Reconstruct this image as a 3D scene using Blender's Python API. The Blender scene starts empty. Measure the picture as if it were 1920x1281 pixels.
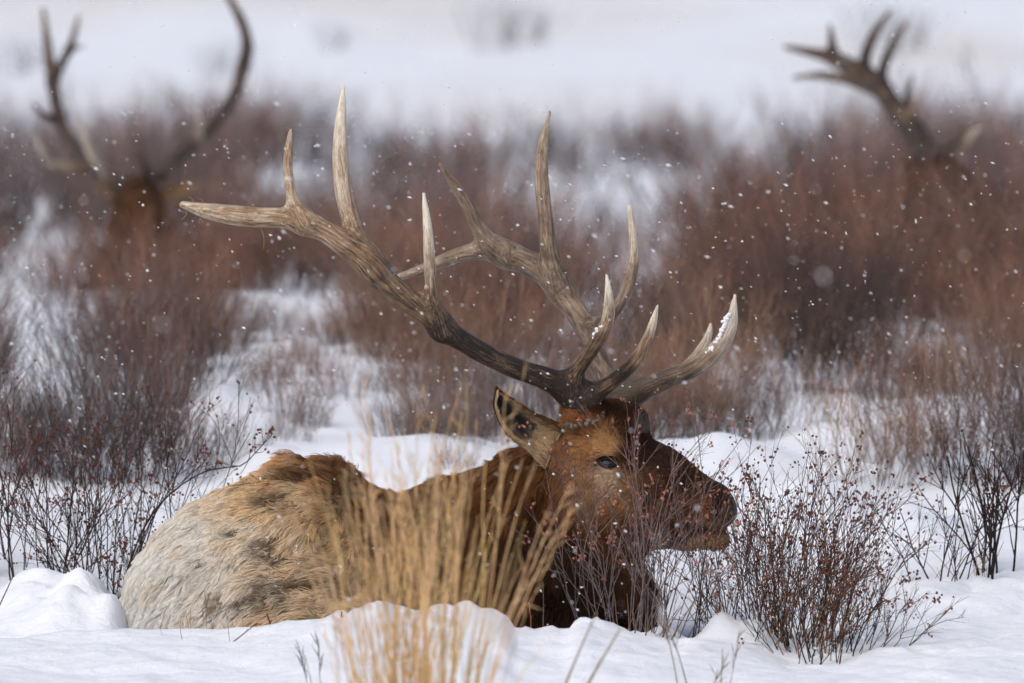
import bpy, math, random
import numpy as np
from mathutils import Vector, kdtree
S = bpy.context.scene
COL = S.collection
R = math.radians

# ------------------------------------------------------------------ camera, world, sun, exposure
FPX = 14800.0                      # focal length in photograph pixels (1920 wide)
HORIZ = 123.0                      # pixel row of the horizon
CAMZ = 1.43
PITCH = math.atan((640.5 - HORIZ) / FPX)
cam_data = bpy.data.cameras.new('camera')
cam = bpy.data.objects.new('camera', cam_data); COL.objects.link(cam)
cam.location = (0, 0, CAMZ); cam.rotation_euler = (R(90) - PITCH, 0, 0)
cam_data.sensor_width = 36.0; cam_data.lens = FPX / 1920 * 36
cam_data.clip_start = 0.5; cam_data.clip_end = 3000
cam_data.dof.use_dof = True; cam_data.dof.focus_distance = 19.93; cam_data.dof.aperture_fstop = 4.8
S.camera = cam

SUN_EL, SUN_AZ = 52, 215           # degrees; azimuth clockwise from +Y
w = bpy.data.worlds.new('World'); S.world = w; w.use_nodes = True
nt = w.node_tree; nt.nodes.clear()
sky = nt.nodes.new('ShaderNodeTexSky'); sky.sky_type = 'NISHITA'; sky.sun_disc = False
sky.sun_elevation = R(SUN_EL); sky.sun_rotation = R(SUN_AZ); sky.dust_density = 4.0; sky.air_density = 1.0
hsv = nt.nodes.new('ShaderNodeHueSaturation'); hsv.inputs['Saturation'].default_value = 1.0
bg = nt.nodes.new('ShaderNodeBackground'); bg.inputs['Strength'].default_value = 0.115
wo = nt.nodes.new('ShaderNodeOutputWorld')
nt.links.new(sky.outputs[0], hsv.inputs['Color']); nt.links.new(hsv.outputs[0], bg.inputs['Color'])
nt.links.new(bg.outputs[0], wo.inputs['Surface'])
sd = bpy.data.lights.new('sun', 'SUN'); sd.energy = 1.15; sd.angle = R(25); sd.color = (1.0, 0.98, 0.96)
sun = bpy.data.objects.new('sun', sd); COL.objects.link(sun)
sun.rotation_euler = (R(90 - SUN_EL), 0, R(180 - SUN_AZ))
sun.location = (0, 0, 30)
vs = S.view_settings; vs.view_transform = 'Standard'; vs.look = 'None'; vs.exposure = 0.12; vs.gamma = 1.0; vs.use_curve_mapping = False
S.render.engine = 'CYCLES'
S.cycles.use_denoising = True
S.cycles.use_adaptive_sampling = True; S.cycles.adaptive_threshold = 0.045; S.cycles.adaptive_min_samples = 24
S.cycles.max_bounces = 4; S.cycles.diffuse_bounces = 2; S.cycles.volume_bounces = 1
S.cycles.transparent_max_bounces = 8
S.cycles.sample_clamp_indirect = 4
try: S.cycles_curves.shape = 'RIBBONS'
except Exception: pass

# ------------------------------------------------------------------ helpers
def P(px, py, Y):
    """world point seen at photograph pixel (px,py) at distance Y ahead of the camera"""
    u = (px - 960.0) / FPX; v = (py - 640.5) / FPX
    dy = math.cos(PITCH) - v * math.sin(PITCH); dz = -math.sin(PITCH) - v * math.cos(PITCH)
    t = Y / dy
    return np.array((u * t, Y, CAMZ + dz * t))
def to_px(p):
    p = np.atleast_2d(p)
    c, s = math.cos(PITCH), math.sin(PITCH)
    q = p - np.array((0, 0, CAMZ))
    f = q[:, 1] * c - q[:, 2] * s; up = q[:, 1] * s + q[:, 2] * c
    return 960 + q[:, 0] / f * FPX, 640.5 - up / f * FPX
def tag(o, label=None, cat=None, group=None, kind=None):
    if label: o['label'] = label
    if cat: o['category'] = cat
    if group: o['group'] = group
    if kind: o['kind'] = kind
    return o
def empty(name, loc):
    o = bpy.data.objects.new(name, None); COL.objects.link(o); o.location = loc; o.empty_display_size = .1
    return o
def mesh_from(name, verts, faces, mat, smooth=True):
    me = bpy.data.meshes.new(name)
    v = np.asarray(verts, np.float32)
    f = np.asarray(faces, np.int32)
    k = f.shape[1]
    me.vertices.add(len(v)); me.vertices.foreach_set('co', v.ravel())
    me.loops.add(f.size); me.loops.foreach_set('vertex_index', f.ravel())
    me.polygons.add(len(f)); me.polygons.foreach_set('loop_start', np.arange(0, f.size, k, dtype=np.int32))
    me.polygons.foreach_set('loop_total', np.full(len(f), k, np.int32))
    if smooth: me.polygons.foreach_set('use_smooth', np.ones(len(f), bool))
    me.update(calc_edges=True)
    if mat: me.materials.append(mat)
    return me
def col_attr(me, name, c):
    a = me.attributes.new(name, 'FLOAT_COLOR', 'POINT')
    c = np.asarray(c, np.float32)
    if c.shape[1] == 3: c = np.concatenate([c, np.ones((len(c), 1), np.float32)], 1)
    a.data.foreach_set('color', c.ravel())
def obj(name, me, parent=None, loc=None):
    o = bpy.data.objects.new(name, me); COL.objects.link(o)
    if parent is not None: o.parent = parent
    if loc is not None: o.location = loc
    return o

def _hash(i, j, k, seed):
    h = (i.astype(np.int64) * 374761393 + j.astype(np.int64) * 668265263 + k.astype(np.int64) * 2147483647 + seed * 1274126177) & 0xffffffff
    h = ((h ^ (h >> 13)) * 1274126177) & 0xffffffff
    h = h ^ (h >> 16)
    return (h & 0xffffff).astype(np.float64) / 0xffffff
def vnoise(p, seed=0):
    p = np.asarray(p, np.float64)
    i = np.floor(p).astype(np.int64); f = p - i; f = f * f * (3 - 2 * f)
    r = 0
    for a in (0, 1):
        wa = f[..., 0] if a else 1 - f[..., 0]
        for b in (0, 1):
            wb = f[..., 1] if b else 1 - f[..., 1]
            for c in (0, 1):
                wc = f[..., 2] if c else 1 - f[..., 2]
                r = r + wa * wb * wc * _hash(i[..., 0] + a, i[..., 1] + b, i[..., 2] + c, seed)
    return r * 2 - 1
def fbm(p, oct=4, seed=0):
    p = np.asarray(p, np.float64); r = 0; a = .5
    for o in range(oct):
        r = r + a * vnoise(p * 2 ** o, seed + o * 17); a *= .5
    return r
def sstep(x, a, b):
    t = np.clip((x - a) / (b - a), 0, 1); return t * t * (3 - 2 * t)

# ------------------------------------------------------------------ materials
def mat(name):
    m = bpy.data.materials.new(name); m.use_nodes = True
    n = m.node_tree; b = n.nodes['Principled BSDF']
    return m, n, b
def N(n, t, **kw):
    x = n.nodes.new(t)
    for k, v in kw.items():
        if k in x.inputs: x.inputs[k].default_value = v
        else: setattr(x, k, v)
    return x
def snow_material():
    m, n, b = mat('snow')
    tc = N(n, 'ShaderNodeTexCoord')
    a = N(n, 'ShaderNodeTexNoise', Scale=22.0, Detail=6.0, Roughness=.6)
    f = N(n, 'ShaderNodeTexNoise', Scale=260.0, Detail=3.0)
    n.links.new(tc.outputs['Object'], a.inputs['Vector']); n.links.new(tc.outputs['Object'], f.inputs['Vector'])
    b1 = N(n, 'ShaderNodeBump', Strength=.6, Distance=.016); b2 = N(n, 'ShaderNodeBump', Strength=.25, Distance=.002)
    n.links.new(a.outputs['Fac'], b1.inputs['Height']); n.links.new(f.outputs['Fac'], b2.inputs['Height'])
    n.links.new(b1.outputs[0], b2.inputs['Normal']); n.links.new(b2.outputs[0], b.inputs['Normal'])
    # thin dead grass showing through on the far hillside
    g = N(n, 'ShaderNodeTexNoise', Scale=.16, Detail=3.0)
    mp = N(n, 'ShaderNodeMapping'); mp.inputs['Scale'].default_value = (.55, .22, 1)
    n.links.new(tc.outputs['Object'], mp.inputs['Vector']); n.links.new(mp.outputs[0], g.inputs['Vector'])
    rp = N(n, 'ShaderNodeValToRGB'); rp.color_ramp.elements[0].position = .5; rp.color_ramp.elements[1].position = .68
    n.links.new(g.outputs['Fac'], rp.inputs[0])
    sx = N(n, 'ShaderNodeSeparateXYZ'); n.links.new(tc.outputs['Object'], sx.inputs[0])
    mr = N(n, 'ShaderNodeMapRange'); mr.inputs['From Min'].default_value = 118; mr.inputs['From Max'].default_value = 150
    n.links.new(sx.outputs['Y'], mr.inputs['Value'])
    mu = N(n, 'ShaderNodeMath', operation='MULTIPLY'); n.links.new(rp.outputs[0], mu.inputs[0]); n.links.new(mr.outputs[0], mu.inputs[1])
    mx = N(n, 'ShaderNodeMix', data_type='RGBA'); mx.inputs['A'].default_value = (.83, .855, .90, 1); mx.inputs['B'].default_value = (.62, .55, .42, 1)
    m2 = N(n, 'ShaderNodeMath', operation='MULTIPLY'); m2.inputs[1].default_value = .38
    n.links.new(mu.outputs[0], m2.inputs[0]); n.links.new(m2.outputs[0], mx.inputs['Factor'])
    n.links.new(mx.outputs['Result'], b.inputs['Base Color'])
    b.inputs['Roughness'].default_value = .7; b.inputs['Specular IOR Level'].default_value = .25
    return m
M_SNOW = snow_material()
def attr_material(name, attr='col', rough=.7, spec=.25, rand=.0, noise=0.):
    m, n, b = mat(name)
    a = N(n, 'ShaderNodeAttribute'); a.attribute_name = attr
    out = a.outputs['Color']
    if rand or noise:
        hs = N(n, 'ShaderNodeHueSaturation')
        oi = N(n, 'ShaderNodeObjectInfo')
        mr = N(n, 'ShaderNodeMapRange'); mr.inputs['To Min'].default_value = 1 - rand; mr.inputs['To Max'].default_value = 1 + rand
        n.links.new(oi.outputs['Random'], mr.inputs['Value'])
        val = mr.outputs[0]
        if noise:
            tc = N(n, 'ShaderNodeTexCoord'); nz = N(n, 'ShaderNodeTexNoise', Scale=90.0, Detail=3.0)
            n.links.new(tc.outputs['Object'], nz.inputs['Vector'])
            m2 = N(n, 'ShaderNodeMapRange'); m2.inputs['From Min'].default_value = .3; m2.inputs['From Max'].default_value = .7
            m2.inputs['To Min'].default_value = 1 - noise; m2.inputs['To Max'].default_value = 1 + noise
            n.links.new(nz.outputs['Fac'], m2.inputs['Value'])
            mm = N(n, 'ShaderNodeMath', operation='MULTIPLY'); n.links.new(val, mm.inputs[0]); n.links.new(m2.outputs[0], mm.inputs[1]); val = mm.outputs[0]
        n.links.new(val, hs.inputs['Value']); n.links.new(out, hs.inputs['Color']); out = hs.outputs[0]
    n.links.new(out, b.inputs['Base Color'])
    b.inputs['Roughness'].default_value = rough; b.inputs['Specular IOR Level'].default_value = spec
    return m
M_TWIG = attr_material('twig_bark', rough=.8, spec=.15, rand=.22, noise=.35)
for nd_ in M_TWIG.node_tree.nodes:
    if nd_.type == 'HUE_SAT': nd_.inputs['Saturation'].default_value = .98
M_SEED = attr_material('dry_seed_head', rough=.85, spec=.1, rand=.15, noise=.3)
M_GRASS = attr_material('dry_grass', rough=.6, spec=.2, noise=.18)
n = M_GRASS.node_tree; b = n.nodes['Principled BSDF']; tr = N(n, 'ShaderNodeBsdfTranslucent'); ms = N(n, 'ShaderNodeMixShader'); ms.inputs[0].default_value = .4
n.links.new(b.inputs['Base Color'].links[0].from_socket, tr.inputs['Color']); n.links.new(b.outputs[0], ms.inputs[1]); n.links.new(tr.outputs[0], ms.inputs[2]); n.links.new(ms.outputs[0], n.nodes['Material Output'].inputs['Surface'])
M_FUR = attr_material('elk_fur', rough=.65, spec=.09)
M_SKIN = attr_material('elk_hide', rough=.8, spec=.1, noise=.25)
def body_material():
    m = attr_material('elk_hide_and_nose', rough=.8, spec=.2, noise=.2)
    n = m.node_tree; b = n.nodes['Principled BSDF']
    a = N(n, 'ShaderNodeAttribute'); a.attribute_name = 'wet'
    mr = N(n, 'ShaderNodeMapRange'); mr.inputs['To Min'].default_value = .85; mr.inputs['To Max'].default_value = .28
    n.links.new(a.outputs['Fac'], mr.inputs['Value']); n.links.new(mr.outputs[0], b.inputs['Roughness'])
    tc = N(n, 'ShaderNodeTexCoord'); v = N(n, 'ShaderNodeTexVoronoi', Scale=230.0)
    n.links.new(tc.outputs['Object'], v.inputs['Vector'])
    bp = N(n, 'ShaderNodeBump', Strength=.35, Distance=.0015); n.links.new(v.outputs['Distance'], bp.inputs['Height'])
    n.links.new(bp.outputs[0], b.inputs['Normal'])
    return m
M_BODY = body_material()
def antler_material(name, dark, mid, pale, dark_amount):
    m, n, b = mat(name)
    fl = N(n, 'ShaderNodeAttribute'); fl.attribute_name = 'grain'      # cross-section and run of each tine
    tp = N(n, 'ShaderNodeAttribute'); tp.attribute_name = 'tip'
    mp = N(n, 'ShaderNodeMapping'); mp.inputs['Scale'].default_value = (170, 170, 13)
    n.links.new(fl.outputs['Vector'], mp.inputs['Vector'])
    st = N(n, 'ShaderNodeTexNoise', Scale=1.0, Detail=5.0, Roughness=.6, Distortion=.5); n.links.new(mp.outputs[0], st.inputs['Vector'])
    mp2 = N(n, 'ShaderNodeMapping'); mp2.inputs['Scale'].default_value = (420, 420, 46)
    n.links.new(fl.outputs['Vector'], mp2.inputs['Vector'])
    st2 = N(n, 'ShaderNodeTexNoise', Scale=1.0, Detail=4.0, Roughness=.65, Distortion=1.0); n.links.new(mp2.outputs[0], st2.inputs['Vector'])
    tc = N(n, 'ShaderNodeTexCoord'); bl = N(n, 'ShaderNodeTexNoise', Scale=14.0, Detail=4.0, Roughness=.6); n.links.new(tc.outputs['Object'], bl.inputs['Vector'])
    def mth(op, a, c):
        x = N(n, 'ShaderNodeMath', operation=op)
        for k, v in enumerate((a, c)):
            if isinstance(v, (int, float)): x.inputs[k].default_value = v
            else: n.links.new(v, x.inputs[k])
        return x.outputs[0]
    # 0 dark .. 1 pale : height up the tine plus grain streaks and blotches
    g = mth('MULTIPLY', mth('SUBTRACT', st.outputs['Fac'], .5), 1.3)
    g2 = mth('MULTIPLY', mth('SUBTRACT', st2.outputs['Fac'], .5), .9)
    bb = mth('MULTIPLY', mth('SUBTRACT', bl.outputs['Fac'], .5), 0.9)
    val = mth('ADD', mth('ADD', mth('ADD', tp.outputs['Fac'], g), mth('ADD', g2, bb)), -dark_amount)
    rp = N(n, 'ShaderNodeValToRGB'); e = rp.color_ramp.elements
    e[0].position = .0; e[0].color = (*dark, 1); e[1].position = 1.0; e[1].color = (*pale, 1)
    k = e.new(.42); k.color = (*mid, 1); k2 = e.new(.2); k2.color = (*(np.array(dark) * .55 + np.array(mid) * .45), 1)
    n.links.new(val, rp.inputs[0]); n.links.new(rp.outputs[0], b.inputs['Base Color'])
    hh = mth('ADD', st.outputs['Fac'], mth('MULTIPLY', st2.outputs['Fac'], .6))
    inv = N(n, 'ShaderNodeMapRange'); inv.inputs['From Min'].default_value = .6; inv.inputs['From Max'].default_value = 1.1
    inv.inputs['To Min'].default_value = .6; inv.inputs['To Max'].default_value = .1
    n.links.new(tp.outputs['Fac'], inv.inputs['Value'])
    mp3 = N(n, 'ShaderNodeMapping'); mp3.inputs['Scale'].default_value = (240, 240, 110); n.links.new(fl.outputs['Vector'], mp3.inputs['Vector'])
    vo = N(n, 'ShaderNodeTexVoronoi', Scale=1.0); n.links.new(mp3.outputs[0], vo.inputs['Vector'])
    hh = mth('SUBTRACT', hh, mth('MULTIPLY', vo.outputs['Distance'], .7))
    bp = N(n, 'ShaderNodeBump', Distance=.004); n.links.new(hh, bp.inputs['Height']); n.links.new(inv.outputs[0], bp.inputs['Strength'])
    n.links.new(bp.outputs[0], b.inputs['Normal'])
    b.inputs['Roughness'].default_value = .48; b.inputs['Specular IOR Level'].default_value = .35
    return m
M_ANT_NEAR = antler_material('antler_dark', (.030, .019, .013), (.29, .18, .10), (.80, .72, .58), .14)
M_ANT_FAR = antler_material('antler_grey_brown', (.075, .05, .034), (.28, .195, .13), (.72, .64, .52), .02)
M_ANT_BG = antler_material('antler_background', (.035, .022, .016), (.16, .10, .062), (.55, .46, .35), .15)
m, n, b = mat('burr_bone'); b.inputs['Base Color'].default_value = (.14, .108, .085, 1); b.inputs['Roughness'].default_value = .7; M_BURR = m
m, n, b = mat('eye_surface'); b.inputs['Base Color'].default_value = (.022, .02, .024, 1); b.inputs['Roughness'].default_value = .07; b.inputs['Specular IOR Level'].default_value = .9; M_EYE = m
m, n, b = mat('falling_snowflake'); b.inputs['Base Color'].default_value = (.92, .93, .95, 1); b.inputs['Roughness'].default_value = .8
b.inputs['Subsurface Weight'].default_value = 0; M_FLAKE = m

# ------------------------------------------------------------------ terrain
CREST_Y = 19.25
CREST = np.array([(-900, 1205), (0, 1196), (150, 1190), (230, 1187), (400, 1184), (480, 1179), (540, 1169), (600, 1157), (640, 1148), (688, 1144), (703, 1135), (725, 1137),
    (745, 1147), (800, 1148), (850, 1141), (900, 1138), (938, 1142), (953, 1152), (963, 1172), (990, 1176), (1010, 1181), (1060, 1182), (1075, 1170),
    (1100, 1166), (1130, 1176), (1180, 1186), (1250, 1196), (1320, 1200), (1480, 1238), (1560, 1236), (1700, 1222), (1920, 1216), (2900, 1220)], float)
# mounds: pixel column, pixel row of the top, distance, half width in px, half depth in m
MOUNDS = [(70, 1078, 20.1, 120, .40), (165, 1082, 19.95, 60, .22), (205, 1120, 19.75, 40, .16), (120, 1120, 19.7, 90, .2),
          (1352, 1130, 19.42, 46, .14), (1420, 1143, 19.40, 40, .14), (1245, 1168, 19.5, 60, .15), (1740, 1092, 20.45, 80, .2), (1850, 1106, 20.4, 120, .22), (1660, 1126, 20.2, 60, .2),
          (800, 820, 23.0, 150, .4), (690, 838, 22.9, 90, .35), (1345, 818, 23.0, 110, .35), (1240, 840, 22.9, 80, .35), (1735, 752, 24.2, 130, .4), (1600, 795, 23.6, 90, .4), (1860, 775, 23.9, 120, .4),
          (600, 680, 25.4, 100, .6), (470, 755, 24.2, 80, .5), (400, 722, 24.6, 36, .3), (520, 830, 22.9, 70, .35), (1520, 905, 22.1, 90, .35), (1690, 960, 21.5, 120, .35), (60, 950, 21.7, 110, .35)]
PROF = np.array([(0, 0), (20.35, 0), (20.8, .085), (21.5, .156), (22.5, .241), (24, .34), (26, .434), (28, .47), (30, .483), (32, .474), (35, .35), (38, .12), (41, .05), (110, .10), (5000, .10)])
def base_ground(x, y):
    p = np.stack([x, y, np.zeros_like(x)], -1)
    near = 1 - sstep(y, 60, 120)
    z = .05 * vnoise(p / 1.7 + 3.1, 1) + .022 * vnoise(p / .55, 2) + .010 * vnoise(p / .2, 3)
    z = z * (.35 + .65 * sstep(np.hypot(x, y - 19.6), .8, 2.2))
    far = np.maximum(y - 118, 0)
    z = z + np.interp(y, PROF[:, 0], PROF[:, 1])
    z = z + (far * far / (far + 25)) * .062 + .6 * fbm(p / 30 + 9, 3, 8) * sstep(y, 120, 200)
    return z
def terrain(x, y, detail=True):
    x = np.asarray(x, float); y = np.asarray(y, float)
    z = base_ground(x, y)
    px = 960 + x / np.maximum(y, .5) * FPX
    # beds: the hollow melted and pressed down by the lying animal
    bx, by = P(640, 1180, 20.05)[0], 20.15
    z = z - .13 * np.exp(-(((x - bx) / .85) ** 4 + ((y - by) / .75) ** 4))
    for (mx, my, D, hw, hd) in MOUNDS:
        c = P(mx, my, D); sx = hw / FPX * D
        r2 = ((x - c[0]) / sx) ** 2 + ((y - D) / hd) ** 2
        if detail: pass
        amp = c[2] - 0.0
        z = np.where(r2 < 7, np.maximum(z, z * (1 - np.exp(-r2)) + amp * np.exp(-r2 * .9)), z)
    # the bank in front of the bed
    cpx = 960 + x / CREST_Y * FPX
    cz = CAMZ - (np.interp(cpx, CREST[:, 0], CREST[:, 1]) - HORIZ) * CREST_Y / FPX
    if detail:
        e = np.exp(-((y - CREST_Y) / .12) ** 2)
        act = sstep(cpx, 520, 600) * (1 - sstep(cpx, 1120, 1300)) + .12
        pn = np.stack([x, y, np.zeros_like(x)], -1)
        cz = cz + e * act * (.010 * vnoise(pn / .035, 5) + .007 * vnoise(pn / .016, 6))
    front = sstep(y, 17.9, CREST_Y)
    zf = z * (1 - front) + cz * front
    back = np.clip((y - CREST_Y) / (.13 + .25 * (1 - np.exp(-((cpx - 600) / 520.) ** 6))), 0, 1)
    back = 1 - (1 - back) ** 2
    zb = cz * (1 - back) + z * back
    zz = np.where(y < CREST_Y, zf, zb)
    if detail:
        pn = np.stack([x, y, np.zeros_like(x)], -1)
        am = (1 - sstep(y, 22, 32))
        zz = zz + am * (.010 * vnoise(pn / .11, 11) + .005 * vnoise(pn / .045, 12) + .014 * (np.abs(vnoise(pn * (1, .6, 1) / .23 + .3 * vnoise(pn / .1, 16)[..., None], 15)) ** .6 - .5) * sstep(cpx, 950, 1300))
        lump = np.exp(-(((cpx - 130) / 130.) ** 2 + ((y - 19.95) / .3) ** 2))
        zz = zz + lump * (.05 * np.maximum(-.1, vnoise(pn / .085, 13)) + .016 * vnoise(pn / .033, 14))
    return zz
def ground_z(x, y): return float(terrain(np.array([x]), np.array([y]), False)[0])
def axis(lo, a, bnd, hi, step, g):
    c = list(np.arange(a, bnd + 1e-6, step)); s = step; v = bnd
    up = []
    while v < hi: s *= g; v += s; up.append(v)
    s = step; v = a; dn = []
    while v > lo: s *= g; v -= s; dn.append(v)
    return np.array(dn[::-1] + c + up)
gx = axis(-700, -1.75, 1.75, 700, .0135, 1.11)
gy = axis(-60, 18.2, 20.6, 900, .019, 1.022)
gy = gy[(gy > -60)]
XX, YY = np.meshgrid(gx, gy, indexing='ij')
ZZ = terrain(XX.ravel(), YY.ravel()).reshape(XX.shape)
nx, ny = XX.shape
idx = np.arange(nx * ny).reshape(nx, ny)
q = np.stack([idx[:-1, :-1], idx[1:, :-1], idx[1:, 1:], idx[:-1, 1:]], -1).reshape(-1, 4)
ground = obj('snow_ground', mesh_from('snow_ground', np.stack([XX, YY, ZZ], -1).reshape(-1, 3), q, M_SNOW))
tag(ground, 'snow covered ground rising to a white hillside', 'snow', kind='structure')

# ------------------------------------------------------------------ implicit surfaces -> continuous meshes
class Field:
    def __init__(s, lo, hi, res):
        s.lo = np.array(lo, float); s.res = res
        s.n = np.ceil((np.array(hi) - s.lo) / res).astype(int) + 1
        s.v = np.full(s.n, 1.0, np.float32)
    def box(s, lo, hi):
        a = np.clip(np.floor((lo - s.lo) / s.res).astype(int), 0, s.n - 1); b = np.clip(np.ceil((hi - s.lo) / s.res).astype(int) + 1, 1, s.n)
        g = [s.lo[k] + s.res * np.arange(a[k], b[k]) for k in range(3)]
        sl = tuple(slice(a[k], b[k]) for k in range(3))
        return sl, g[0][:, None, None], g[1][None, :, None], g[2][None, None, :]
    def cone(s, p0, p1, r0, r1, k=0., sy=1.0, arr=None, sub=False):
        v = s.v if arr is None else arr
        p0 = np.array(p0, float); p1 = np.array(p1, float); m = max(r0, r1) * max(1, 1 / sy) + k + 4 * s.res
        sl, X, Y, Z = s.box(np.minimum(p0, p1) - m, np.maximum(p0, p1) + m)
        if v[sl].size == 0: return
        ba = p1 - p0; ba2 = ba.copy(); ba2[1] *= sy; L = max((ba2 ** 2).sum(), 1e-9)
        dx, dy, dz = X - p0[0], (Y - p0[1]) * sy, Z - p0[2]
        t = np.clip((dx * ba2[0] + dy * ba2[1] + dz * ba2[2]) / L, 0, 1)
        d = np.sqrt((dx - t * ba2[0]) ** 2 + (dy - t * ba2[1]) ** 2 + (dz - t * ba2[2]) ** 2) - (r0 + (r1 - r0) * t)
        s.mix(v, sl, d.astype(np.float32), k, sub)
    def ell(s, c, r, k=0., sub=False):
        c = np.array(c, float); r = np.array(r, float); m = k + 4 * s.res
        sl, X, Y, Z = s.box(c - r - m, c + r + m)
        if s.v[sl].size == 0: return
        a = np.sqrt(((X - c[0]) / r[0]) ** 2 + ((Y - c[1]) / r[1]) ** 2 + ((Z - c[2]) / r[2]) ** 2)
        g = np.sqrt(((X - c[0]) / r[0] ** 2) ** 2 + ((Y - c[1]) / r[1] ** 2) ** 2 + ((Z - c[2]) / r[2] ** 2) ** 2)
        s.mix(s.v, sl, (a * (a - 1) / np.maximum(g, 1e-6)).astype(np.float32), k, sub)
    def mix(s, v, sl, d, k, sub):
        o = v[sl]
        if sub:
            o = -o
            if k > 0: h = np.maximum(k - np.abs(o - d), 0) / k; r = np.minimum(o, d) - h * h * k * .25
            else: r = np.minimum(o, d)
            v[sl] = -r
        else:
            if k > 0: h = np.maximum(k - np.abs(o - d), 0) / k; r = np.minimum(o, d) - h * h * k * .25
            else: r = np.minimum(o, d)
            v[sl] = r
    def mesh(s):
        v = s.v; nx, ny, nz = v.shape
        ins = v < 0
        cs = [(a, b, c) for a in (0, 1) for b in (0, 1) for c in (0, 1)]
        sh = (nx - 1, ny - 1, nz - 1)
        cnt = np.zeros(sh, np.int8)
        for a, b, c in cs: cnt += ins[a:a + sh[0], b:b + sh[1], c:c + sh[2]]
        act = (cnt > 0) & (cnt < 8)
        I, J, K = np.nonzero(act)
        acc = np.zeros((len(I), 3)); n = np.zeros(len(I))
        for e in range(3):
            o = [k for k in range(3) if k != e]
            for u in (0, 1):
                for w_ in (0, 1):
                    A = [0, 0, 0]; A[o[0]] = u; A[o[1]] = w_; B = list(A); B[e] = 1
                    va = v[I + A[0], J + A[1], K + A[2]]; vb = v[I + B[0], J + B[1], K + B[2]]
                    c = (va < 0) != (vb < 0)
                    t = np.where(c, va / np.where(c, va - vb, 1), 0)
                    pt = np.tile(np.array(A, float), (len(I), 1)); pt[:, e] += t
                    acc += pt * c[:, None]; n += c
        vert = s.lo + s.res * (np.stack([I, J, K], 1) + acc / n[:, None])
        vid = np.full(sh, -1, np.int64); vid[I, J, K] = np.arange(len(I))
        F = []
        for e in range(3):
            sl0 = [slice(1, -1)] * 3; sl0[e] = slice(0, -1); sl1 = [slice(1, -1)] * 3; sl1[e] = slice(1, None)
            a = ins[tuple(sl0)]; b_ = ins[tuple(sl1)]
            ch = np.argwhere(a != b_)
            if len(ch) == 0: continue
            inside_first = a[tuple(ch.T)]
            off = np.array([1, 1, 1]); off[e] = 0; g = ch + off
            o = [(e + 1) % 3, (e + 2) % 3]
            q = []
            for du, dw in ((-1, -1), (0, -1), (0, 0), (-1, 0)):
                h = g.copy(); h[:, o[0]] += du; h[:, o[1]] += dw
                h2 = np.clip(h, 0, np.array(sh) - 1); q.append(vid[tuple(h2.T)])
            q = np.stack(q, 1); q[~inside_first] = q[~inside_first][:, ::-1]
            F.append(q[(q >= 0).all(1)])
        return vert, np.concatenate(F)
def vnormals(v, f):
    t = np.concatenate([f[:, [0, 1, 2]], f[:, [0, 2, 3]]]); fn = np.cross(v[t[:, 1]] - v[t[:, 0]], v[t[:, 2]] - v[t[:, 0]])
    n = np.zeros_like(v)
    for k in range(3): np.add.at(n, t[:, k], fn)
    return n / np.maximum(np.linalg.norm(n, axis=1, keepdims=True), 1e-12), t

def catmull(pts, step):
    pts = np.array(pts, float)
    ext = np.concatenate([[2 * pts[0] - pts[1]], pts, [2 * pts[-1] - pts[-2]]])
    out = []
    for i in range(len(pts) - 1):
        p0, p1, p2, p3 = ext[i:i + 4]
        n = max(2, int(np.linalg.norm(p2[:3] - p1[:3]) / step))
        t = (np.arange(n) / n)[:, None]
        out.append(.5 * ((2 * p1) + (-p0 + p2) * t + (2 * p0 - 5 * p1 + 4 * p2 - p3) * t ** 2 + (-p0 + 3 * p1 - 3 * p2 + p3) * t ** 3))
    out.append(pts[-1:]); return np.concatenate(out)

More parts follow.
